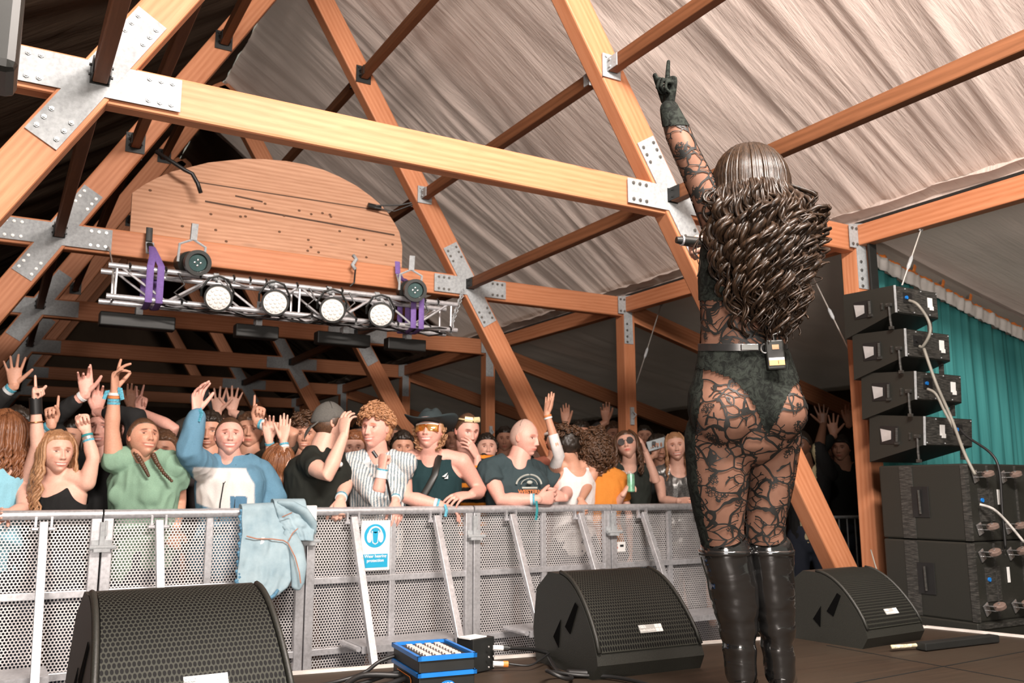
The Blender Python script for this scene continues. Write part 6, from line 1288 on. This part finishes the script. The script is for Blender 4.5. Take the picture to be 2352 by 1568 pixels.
# ------------------------------------------------------------------ the performer (built in real metres, then set on the stage)
STAGE2 = set(bpy.data.objects)
DP = 2.72
def D(x, y, d=0.0): return EYE+ray(x, y)*(DP+d)
VD = Vector((Fv.x, Fv.y, 0)).normalized()          # away from the camera
perf = empty('person', onZ(1725, 1612, 0), 'performer seen from behind in black lace, long dark wavy hair, one arm pointing up', 'person')
org = onZ(1725, 1612, 0); px = DP/FPX
def ring(x, y, hw, hd, d=0.0): return (D(x, y, d), (hw*px, hd))
parts = []
tor = [ring(1712, 985, 118, .115), ring(1711, 940, 128, .128), ring(1711, 900, 126, .128), ring(1710, 850, 110, .115), ring(1706, 800, 97, .098), ring(1705, 750, 93, .092), ring(1706, 700, 96, .10), ring(1708, 640, 100, .11), ring(1712, 590, 100, .11), ring(1716, 550, 98, .10), ring(1722, 520, 72, .075), ring(1724, 500, 42, .055)]
parts.append(rtube([p for p, r in tor], [r for p, r in tor], 36, up=RH))
for x, y, r in ((1664, 950, .098), (1786, 945, .088)): parts.append(ell(D(x, y, -.055), (r*.98, r, r*1.02), 24))
for s in (-1, 1): parts.append(ell(D(1712+s*48, 628, .085), (.062, .062, .062), 18))
neck_b = D(1722, 508); headc = D(1722, 432, .01)
parts.append(rtube([neck_b-Vector((0, 0, .04)), neck_b+Vector((0, 0, .02)), headc-Vector((0, 0, .06))], [.062, .048, .046], 18))
# legs
LG = {-1: [(1650, 1000, 74, .092), (1651, 1060, 72, .094), (1651, 1110, 68, .088), (1653, 1170, 58, .076), (1658, 1220, 50, .064), (1666, 1265, 47, .058), (1676, 1310, 49, .060), (1684, 1350, 50, .060), (1692, 1400, 44, .054), (1697, 1450, 35, .044), (1699, 1500, 29, .038), (1702, 1545, 29, .040)],
      1: [(1778, 1000, 60, .085), (1774, 1060, 54, .085), (1770, 1110, 49, .080), (1761, 1170, 45, .070), (1757, 1220, 44, .060), (1767, 1265, 43, .056), (1770, 1310, 45, .058), (1774, 1350, 45, .058), (1779, 1400, 41, .052), (1784, 1450, 34, .042), (1788, 1500, 29, .037), (1792, 1545, 28, .040)]}
for s, L in LG.items():
    R_ = [ring(x, y, h, d, .03 if s > 0 else 0) for x, y, h, d in L]; parts.append(rtube([p for p, r in R_], [r for p, r in R_], 24, up=RH))
# arms: left one straight up, right one bent in front holding the microphone
AL = [(1668, 540, 0, .052), (1650, 508, .0, .054), (1618, 440, .0, .045), (1592, 385, .0, .040), (1571, 340, .0, .038), (1557, 305, .02, .038), (1545, 275, .03, .031), (1537, 250, .04, .025)]
parts.append(rtube([D(x, y, d) for x, y, d, r in AL], [r for x, y, d, r in AL], 20)); parts.append(rtube([D(1716, 530), D(1672, 535), D(1655, 520)], [.06, .058, .05], 16))
AR = [(1775, 545, .0, .050), (1795, 580, .04, .046), (1800, 625, .12, .040), (1775, 630, .22, .038), (1700, 590, .30, .032), (1650, 560, .30, .024)]
parts.append(rtube([D(x, y, d) for x, y, d, r in AR], [r for x, y, d, r in AR], 18)); parts.append(rtube([D(1716, 530), D(1765, 540)], [.06, .056], 16))
bv, bf = remesh(parts, .0060, 7, .6)
fwdP = (VD*.97-RH*.25).normalized(); PF = Frame(headc, (fwdP+Vector((0, 0, .12))).normalized(), (0, 0, 1), .235)
hv, hf, hc, hd = unit_head(fem=True, smile=.4, brow=(.12, .07, .05), lip=(.8, .2, .22))
handU = hand('point', D(1535, 243, .045), D(1541, 175, .045)-D(1535, 243, .045), -VD*.3-RH, True, .90); handM = hand('grip', D(1655, 562, .30), D(1615, 552, .30)-D(1655, 562, .30), VD*.4+Vector((0, 0, -1)), False, .92)
skinmesh('body', [(bv, bf, None), (PF.w(hv), hf, hc)]+[handM], tinted('performer_skin', .45, (.72, .40, .30), 0, 60, .05, .05), perf, org)
# ---- lace catsuit: a skin copy lifted a little, its pattern cut from procedural threads
def lace(name, base_alpha, thick, flowers, dens=1.0):
    t = NT(name); v = t.coord(); wn = t.n('ShaderNodeTexNoise'); wn.inputs['Scale'].default_value = 9; wn.inputs['Detail'].default_value = 2; t.l(v, wn.inputs['Vector'])
    wv = t.n('ShaderNodeVectorMath', operation='MULTIPLY_ADD'); t.l(wn.outputs[1], wv.inputs[0]); wv.inputs[1].default_value = (.09, .09, .09); t.l(v, wv.inputs[2])
    def vor(sc, feat, vec=None, sx=(1, 1, 1)):
        m = t.n('ShaderNodeMapping'); m.inputs['Scale'].default_value = sx; t.l(vec or wv.outputs[0], m.inputs[0]); o = t.n('ShaderNodeTexVoronoi', feature=feat); o.inputs['Scale'].default_value = sc; t.l(m.outputs[0], o.inputs['Vector']); return o.outputs[0]
    big = vor(11*dens, 'DISTANCE_TO_EDGE', None, (1, 1, 1.35)); th1 = t.math('LESS_THAN', big, .030*thick)
    mid = vor(23*dens, 'DISTANCE_TO_EDGE', None, (1, 1, 1.6)); n2 = t.noise(v, 11*dens, 1); th2 = t.math('MULTIPLY', t.math('LESS_THAN', mid, .040*thick), t.math('GREATER_THAN', n2, .47))
    fl = vor(14*dens, 'F1'); n3 = t.noise(v, 60, 2); petal = t.math('LESS_THAN', t.math('ADD', fl, t.math('MULTIPLY', n3, .22)), .16+flowers)
    net = t.math('LESS_THAN', vor(120, 'DISTANCE_TO_EDGE', v), .12); zone = t.math('LESS_THAN', t.math('ADD', fl, t.math('MULTIPLY', n2, .4)), .40+flowers); netz = t.math('MULTIPLY', net, zone)
    m = t.math('MAXIMUM', t.math('MAXIMUM', th1, th2), t.math('MAXIMUM', petal, netz))
    t.set((.012, .012, .011), .55, 0, .35); t.bump(m, .5, .002)
    tr = t.n('ShaderNodeBsdfTransparent'); tr.inputs[0].default_value = (base_alpha, base_alpha*.97, base_alpha*.93, 1); mx = t.n('ShaderNodeMixShader'); t.l(m, mx.inputs[0]); t.l(tr.outputs[0], mx.inputs[1]); t.l(t.b.outputs[0], mx.inputs[2]); t.l(mx.outputs[0], t.out.inputs[0]); return t.m
LACE = lace('black_lace', .50, 1.25, .06)
t = NT('dense_black_lace'); n = t.noise(t.coord(), 40, 4, .7, 1.5); t.set(t.ramp(n, [(.42, (.006, .007, .006)), (.60, (.020, .024, .020))]), .85, 0, .12); t.bump(n, .6, .003); DENSE = t.m
nb = normals(bv, bf)
def uv_px(v):   # where a point of the body lies across and up, in picture-independent lateral / height coordinates of the figure
    q = v-np.array(EYE); f_ = q @ np.array(Fv); return 1176+FPX*(q @ np.array(Rv))/f_, 784-FPX*(q @ np.array(Uv))/f_
X_, Y_ = uv_px(bv)
back = (nb @ np.array(VD)) < .25
def sub(name, mask, off, mat, smooth_edge=True):
    fs = [f for f in bf if all(mask[i] for i in f)]; used = sorted({i for f in fs for i in f}); mp = {i: k for k, i in enumerate(used)}
    o = skinmesh(name, [(bv[used]+nb[used]*off, [tuple(mp[i] for i in f) for f in fs], None)], mat, perf, org); return o
collar = 530
sub('lace_catsuit', (Y_ < 1300) & ((Y_ > 515) | (X_ < 1672)), .0030, LACE)
def brief(x, y): lo = np.interp(x, [1590, 1610, 1640, 1680, 1712, 1735, 1752, 1765, 1785, 1800, 1822, 1840], [846, 850, 856, 872, 902, 940, 985, 1000, 970, 932, 890, 868]); return (y > 800) & (y < lo)
lx = X_.copy(); br = brief(lx, Y_) | (~back & (Y_ > 800) & (Y_ < 1010) & (np.abs(X_-1712) < 120-(np.clip(Y_-850, 0, 200)*.55)))
sub('briefs', br, .0062, DENSE)
sub('lace_bodice', (Y_ > 560) & (Y_ < 692) & ((X_ < 1648) | (X_ > 1772) | (Y_ > 655) | ~back) & ((X_ > 1598)), .0062, DENSE)
sub('side_panel', (Y_ > 805) & (Y_ < 1270) & (X_ < np.interp(Y_, [800, 900, 1000, 1100, 1200, 1270], [1622, 1618, 1600, 1606, 1622, 1640])) & (X_ < 1712), .0050, DENSE)
glove = sub('long_glove', (Y_ < 292) & (X_ < 1590), .0052, DENSE)
skinmesh('glove_hand', [handU], DENSE, perf, org)
# ---- boots
t = NT('black_patent_leather'); n = t.noise(t.coord((1, 1, 2.2)), 7, 3, .5, .8); t.set((.008, .008, .008), t.ramp(n, [(.4, .08), (.7, .20)]), 0, 1.0); t.bump(n, .40, .02); t.b.inputs['Coat Weight'].default_value = 1; t.b.inputs['Coat Roughness'].default_value = .06; PAT = t.m
for s, L in LG.items():
    B = [(x, y, h, d) for x, y, h, d in L if y > 1240]; pts = []; rr = []; dd = .03 if s > 0 else 0
    for i, (x, y, h, d) in enumerate(B): pts.append(D(x, y, dd)); rr.append((h*px+.010+(.007 if i == 0 else 0), d+.011))
    sx = 1
    foot = [D(B[-1][0], 1540, dd), D(B[-1][0]+2, 1566, dd+.02), D(B[-1][0]+8, 1588, dd+.07), D(B[-1][0]+12, 1604, dd+.14), D(B[-1][0]+14, 1608, dd+.19)]
    zt = lambda p, z: Vector((p.x, p.y, z))
    foot[3] = zt(foot[3], .035); foot[4] = zt(foot[4], .028); foot[2] = zt(foot[2], .065)
    v, f = remesh([rtube(pts, rr, 28, up=RH), rtube(foot, [(.038, .040), (.040, .040), (.041, .034), (.043, .028), (.036, .022)], 20, up=RH)], .0058, 5, .6)
    # slouch folds at the ankle and behind the knee
    n_ = normals(v, f); _, yy = uv_px(v); fold = np.array([noise.noise(Vector((p[0]*9, p[1]*9, p[2]*34)))*.0055+noise.noise(Vector((p[0]*22+5, p[1]*22, p[2]*60)))*.0022 for p in v]); w_ = .28+np.exp(-((yy-1470)/42)**2)+.35*np.exp(-((yy-1390)/30)**2); v = v+n_*(fold*w_)[:, None]
    bt = skinmesh('boot', [(v, f, None)], PAT, perf, org)
    top = pts[0]; vv, ff = tube_mesh([top+Vector((0, 0, -.012)), top+Vector((0, 0, .004))], (rr[0][0]+.002, rr[0][1]+.002), 32, cap=False, up=RH); mb = MB(); mb.add(vv, ff); o = build('boot_cuff', mb, PAT, bt, smooth=True); o.modifiers.new('t', 'SOLIDIFY').thickness = .006
    a_ = D(B[-1][0], 1560, dd-.02); mb = MB(); mb.tube([zt(a_, .0)-VD*.012, zt(a_, .035)-VD*.012, zt(a_, .07)-VD*.006], [.014, .018, .028], 14); build('boot_heel', mb, PAT, bt, smooth='auto'); mb = MB(); vv, ff = tube_mesh([zt(foot[2], .012), zt(foot[3], .006), zt(foot[4]+VD*.02, .006)], [(.036, .008), (.045, .006), (.030, .006)], 16, up=RH); mb.add(vv, ff); build('boot_sole', mb, M['rubber'], bt, smooth=True)
# ---- belt with buckle, tag and body pack
c = D(1705, 797); lt = plain('black_leather_belt', (.02, .02, .02), .3, 0, .2, 30, 0, .8); vv, ff = tube_mesh([c-Uv*.011, c-Uv*.010, c+Uv*.010, c+Uv*.011], [(.129+.006, .101+.008)]*4, 48, cap=False, up=RH); mb = MB(); mb.add(vv, ff); bel = build('belt', mb, lt, perf, smooth='auto'); bel.modifiers.new('t', 'SOLIDIFY').thickness = .004
b0 = D(1757, 800, -.115); mb = MB(); mb.tube([b0+RH*(.012*math.cos(g))+Uv*(.013*math.sin(g)) for g in np.linspace(0, 2*PI, 17)[:-1]], .0028, 6, closed=True, cap=False); build('belt_ring', mb, M['chrome'], bel)
mb = MB(); mb.box(D(1722, 797, -.118), (.05, .006, .018), Matrix.Rotation(-YAW, 3, 'Z'), bev=.001); build('belt_plate', mb, M['chrome'], bel)
pk = empty('body_pack', D(1778, 812, -.13), 'small black radio pack with an orange label clipped to the performer\'s belt', 'radio pack'); rm = Matrix.Rotation(-YAW, 4, 'Z') @ Matrix.Rotation(-.05, 4, 'Y')
pw = Matrix.Translation(D(1780, 815, -.125)) @ rm
build('pack_case', MB().box((0, 0, 0), (.052, .022, .088), bev=.005), M['black_plastic'], pk, pw)
build('pack_display', MB().box((0, -.012, .022), (.020, .002, .014)), plain('amber_display', (.45, .25, .15), .3), pk, pw)
lb = build('orange_label', MB().box((0, -.0125, -.024), (.045, .002, .016)), plain('orange_label', (.85, .35, .12), .5), pk, pw); build('white_label_band', MB().box((0, -.0128, -.013), (.045, .002, .007)), M['white_plastic'], lb, pw)
lettering('1', .014, M['black_metal'], pw @ facing((.004, -.0142, -.024), (0, -1, 0)), lb, 'number')
build('pack_antenna', MB().tube([(-.018, 0, .04), (-.018, 0, .10)], .003, 8), M['black_plastic'], pk, pw)
build('antenna_loop', MB().tube([pw @ Vector(q) for q in ((.0, -.006, .044), (-.004, -.01, .065), (.010, -.012, .082), (.022, -.012, .078), (.016, -.012, .064), (-.006, -.012, .058), (-.012, -.01, .05))], .0026, 8), M['chrome'], pk, smooth=True)
# ---- microphone in the right hand
mp = D(1658, 563, .29); mq = D(1583, 545, .27); me_ = D(1556, 551, .25); mic = empty('microphone', mp, 'black handheld microphone whose tail end sticks out left of the performer\'s back', 'microphone')
dm = (me_-mp).normalized(); build('handle', MB().tube([mp-dm*.10, mp-dm*.02, me_-dm*.022, me_-dm*.018], [.024, .020, .017, .017], 18), M['black_plastic'], mic, smooth='auto'); build('tail_ring', MB().tube([me_-dm*.020, me_-dm*.014], .0178, 18), M['alu'], mic); build('tail_cap', MB().tube([me_-dm*.014, me_+dm*.004], [.014, .011], 16), M['black_metal'], mic)
build('head_grille', MB().sphere(mp-dm*.12, .027, 16, 12), M['galv'], mic, smooth=True)
# ---- hair
t = NT('dark_wavy_hair'); n = t.noise(t.coord((1, 1, .3)), 120, 3, .6); w = t.noise(t.coord(), 9, 2); s_ = t.n('ShaderNodeSeparateXYZ'); t.l(t.n('ShaderNodeTexCoord').outputs['Object'], s_.inputs[0])
f_ = t.math('ADD', t.math('MULTIPLY', n, .7), t.math('MULTIPLY', w, .3)); t.set(t.ramp(f_, [(.36, (.007, .0045, .003)), (.66, (.040, .022, .012))]), .38, 0, .32); t.bump(n, .4, .002); HP = t.m
cv, cf = hair_cap(hv, hf, hd, thick=.035, line=.24, sides=-.2, nape=-.45, lump=.012, lscale=5, seed=2)
mb = MB(); mb.add(PF.w(cv), cf); hair = build('hair', mb, HP, perf, smooth=True)
parts = [rtube([D(1724, 440, -.03), D(1735, 520, -.07), D(1752, 600, -.10), D(1772, 680, -.105), D(1785, 750, -.10)], [(.082, .06), (.088, .055), (.085, .05), (.068, .045), (.03, .03)], 24, up=RH)]
v, f = remesh(parts, .010, 4); v = wrinkle(v, f, .010, 16, 2, (1, 1, .5)); mb = MB(); mb.add(v, f); build('hair_mass', mb, HP, hair, smooth=True)
R_ = random.Random(12)
def lock(name_mb, a0, pol, ex, ey, ed, r, amp, fr, start=None, sweep=0):
    pts = []; C = Vector(PF.c); U = Vector((0, 0, 1))
    b = -VD*math.cos(a0)+RH*math.sin(a0)           # a0 = 0 faces the camera
    for j in range(8):
        q = pol+(1.65-pol)*j/7; rad = .119; pts.append(C+U*(.134*math.cos(q))+b*((.108+.012*abs(math.cos(a0)))*math.sin(q))+Vector((0, 0, .0)))
    s0 = pts[-1]; E = D(ex, ey, ed); L = (E-s0).length; ph = 4.0*a0+R_.uniform(-.9, .9); n = max(10, int(L/.009)); d = (E-s0).normalized(); A = d.cross(VD).normalized(); B = d.cross(A)
    out_v = (b*.06)
    for j in range(1, n+1):
        q = j/n; w = amp*min(1, q*2.2)*(1.0+.35*q); base = s0.lerp(E, q)+out_v*math.sin(PI*q)*.8+RH*sweep*math.sin(PI*q); g = ph+fr*6.283*q*L/.20
        pts.append(base+A*(w*math.cos(g))+B*(w*.9*math.sin(g)))
    k = len(pts); rr = [(r*(.6+.4*min(1, j/6))*(1-.72*max(0, (j/k-.55)/.45)), r*.55*(1-.6*max(0, (j/k-.55)/.45))) for j in range(k)]; name_mb.tube(pts, rr, 7)
def batch(name, n, az, pol, exr, eyr, edr, r, amp, fr, seed, sweep=0):
    global R_
    R_ = random.Random(seed); mb = MB()
    for i in range(n):
        u = (i+.5)/n; a0 = az[0]+(az[1]-az[0])*u+R_.uniform(-.08, .08); ex = exr[0]+(exr[1]-exr[0])*u+R_.uniform(-14, 14)
        lock(mb, a0, R_.uniform(*pol), ex, R_.uniform(*eyr), R_.uniform(*edr), r*R_.uniform(.65, 1.3), amp*R_.uniform(.5, 1.4), fr*R_.uniform(.8, 1.2), sweep=sweep)
    return build(name, mb, HP, hair, smooth=True)
batch('hair_locks', 120, (-1.55, 1.6), (.03, .12), (1696, 1842), (640, 775), (-.16, -.09), .0105, .013, 2.0, 1)
batch('hair_crown', 150, (-2.4, 2.4), (.02, .10), (1690, 1815), (520, 600), (-.12, -.06), .0080, .004, 1.5, 9)
batch('hair_locks', 80, (-1.1, 1.3), (.05, .3), (1712, 1838), (560, 720), (-.17, -.12), .0085, .017, 2.3, 2)
batch('hair_locks', 46, (.9, 1.9), (.1, .5), (1800, 1862), (500, 690), (-.12, .0), .0065, .022, 2.2, 3, .03)
batch('hair_locks', 30, (-.3, .9), (.1, .4), (1745, 1815), (740, 792), (-.15, -.10), .0055, .012, 1.8, 4)
batch('hair_locks', 26, (-1.6, -.9), (.1, .5), (1672, 1700), (470, 640), (-.12, -.04), .0055, .012, 1.8, 5)
mb = MB()
for pts, r in (([(1840, 500), (1862, 520), (1868, 545), (1850, 560), (1858, 580), (1888, 583)], .004), ([(1830, 470), (1852, 480), (1845, 500), (1870, 530), (1878, 560)], .0045), ([(1810, 430), (1835, 455), (1828, 485), (1850, 500)], .005), ([(1604, 550), (1592, 575), (1608, 600), (1600, 640)], .003), ([(1606, 548), (1598, 580), (1606, 610)], .0025), ([(1825, 600), (1850, 625), (1838, 650), (1848, 690)], .005)):
    P_ = [D(x, y, -.03) for x, y in pts]; out = []
    for i in range(len(P_)-1):
        p0, p1, p2, p3 = P_[max(i-1, 0)], P_[i], P_[i+1], P_[min(i+2, len(P_)-1)]
        for k in range(6): u = k/6; out.append(.5*((2*p1)+(-p0+p2)*u+(2*p0-5*p1+4*p2-p3)*u*u+(-p0+3*p1-3*p2+p3)*u**3))
    build('stray_curl', MB().tube(out, [r*(1-.6*k/len(out)) for k in range(len(out))], 6), HP, hair, smooth=True)
to_stage([o for o in bpy.data.objects if o not in STAGE2])
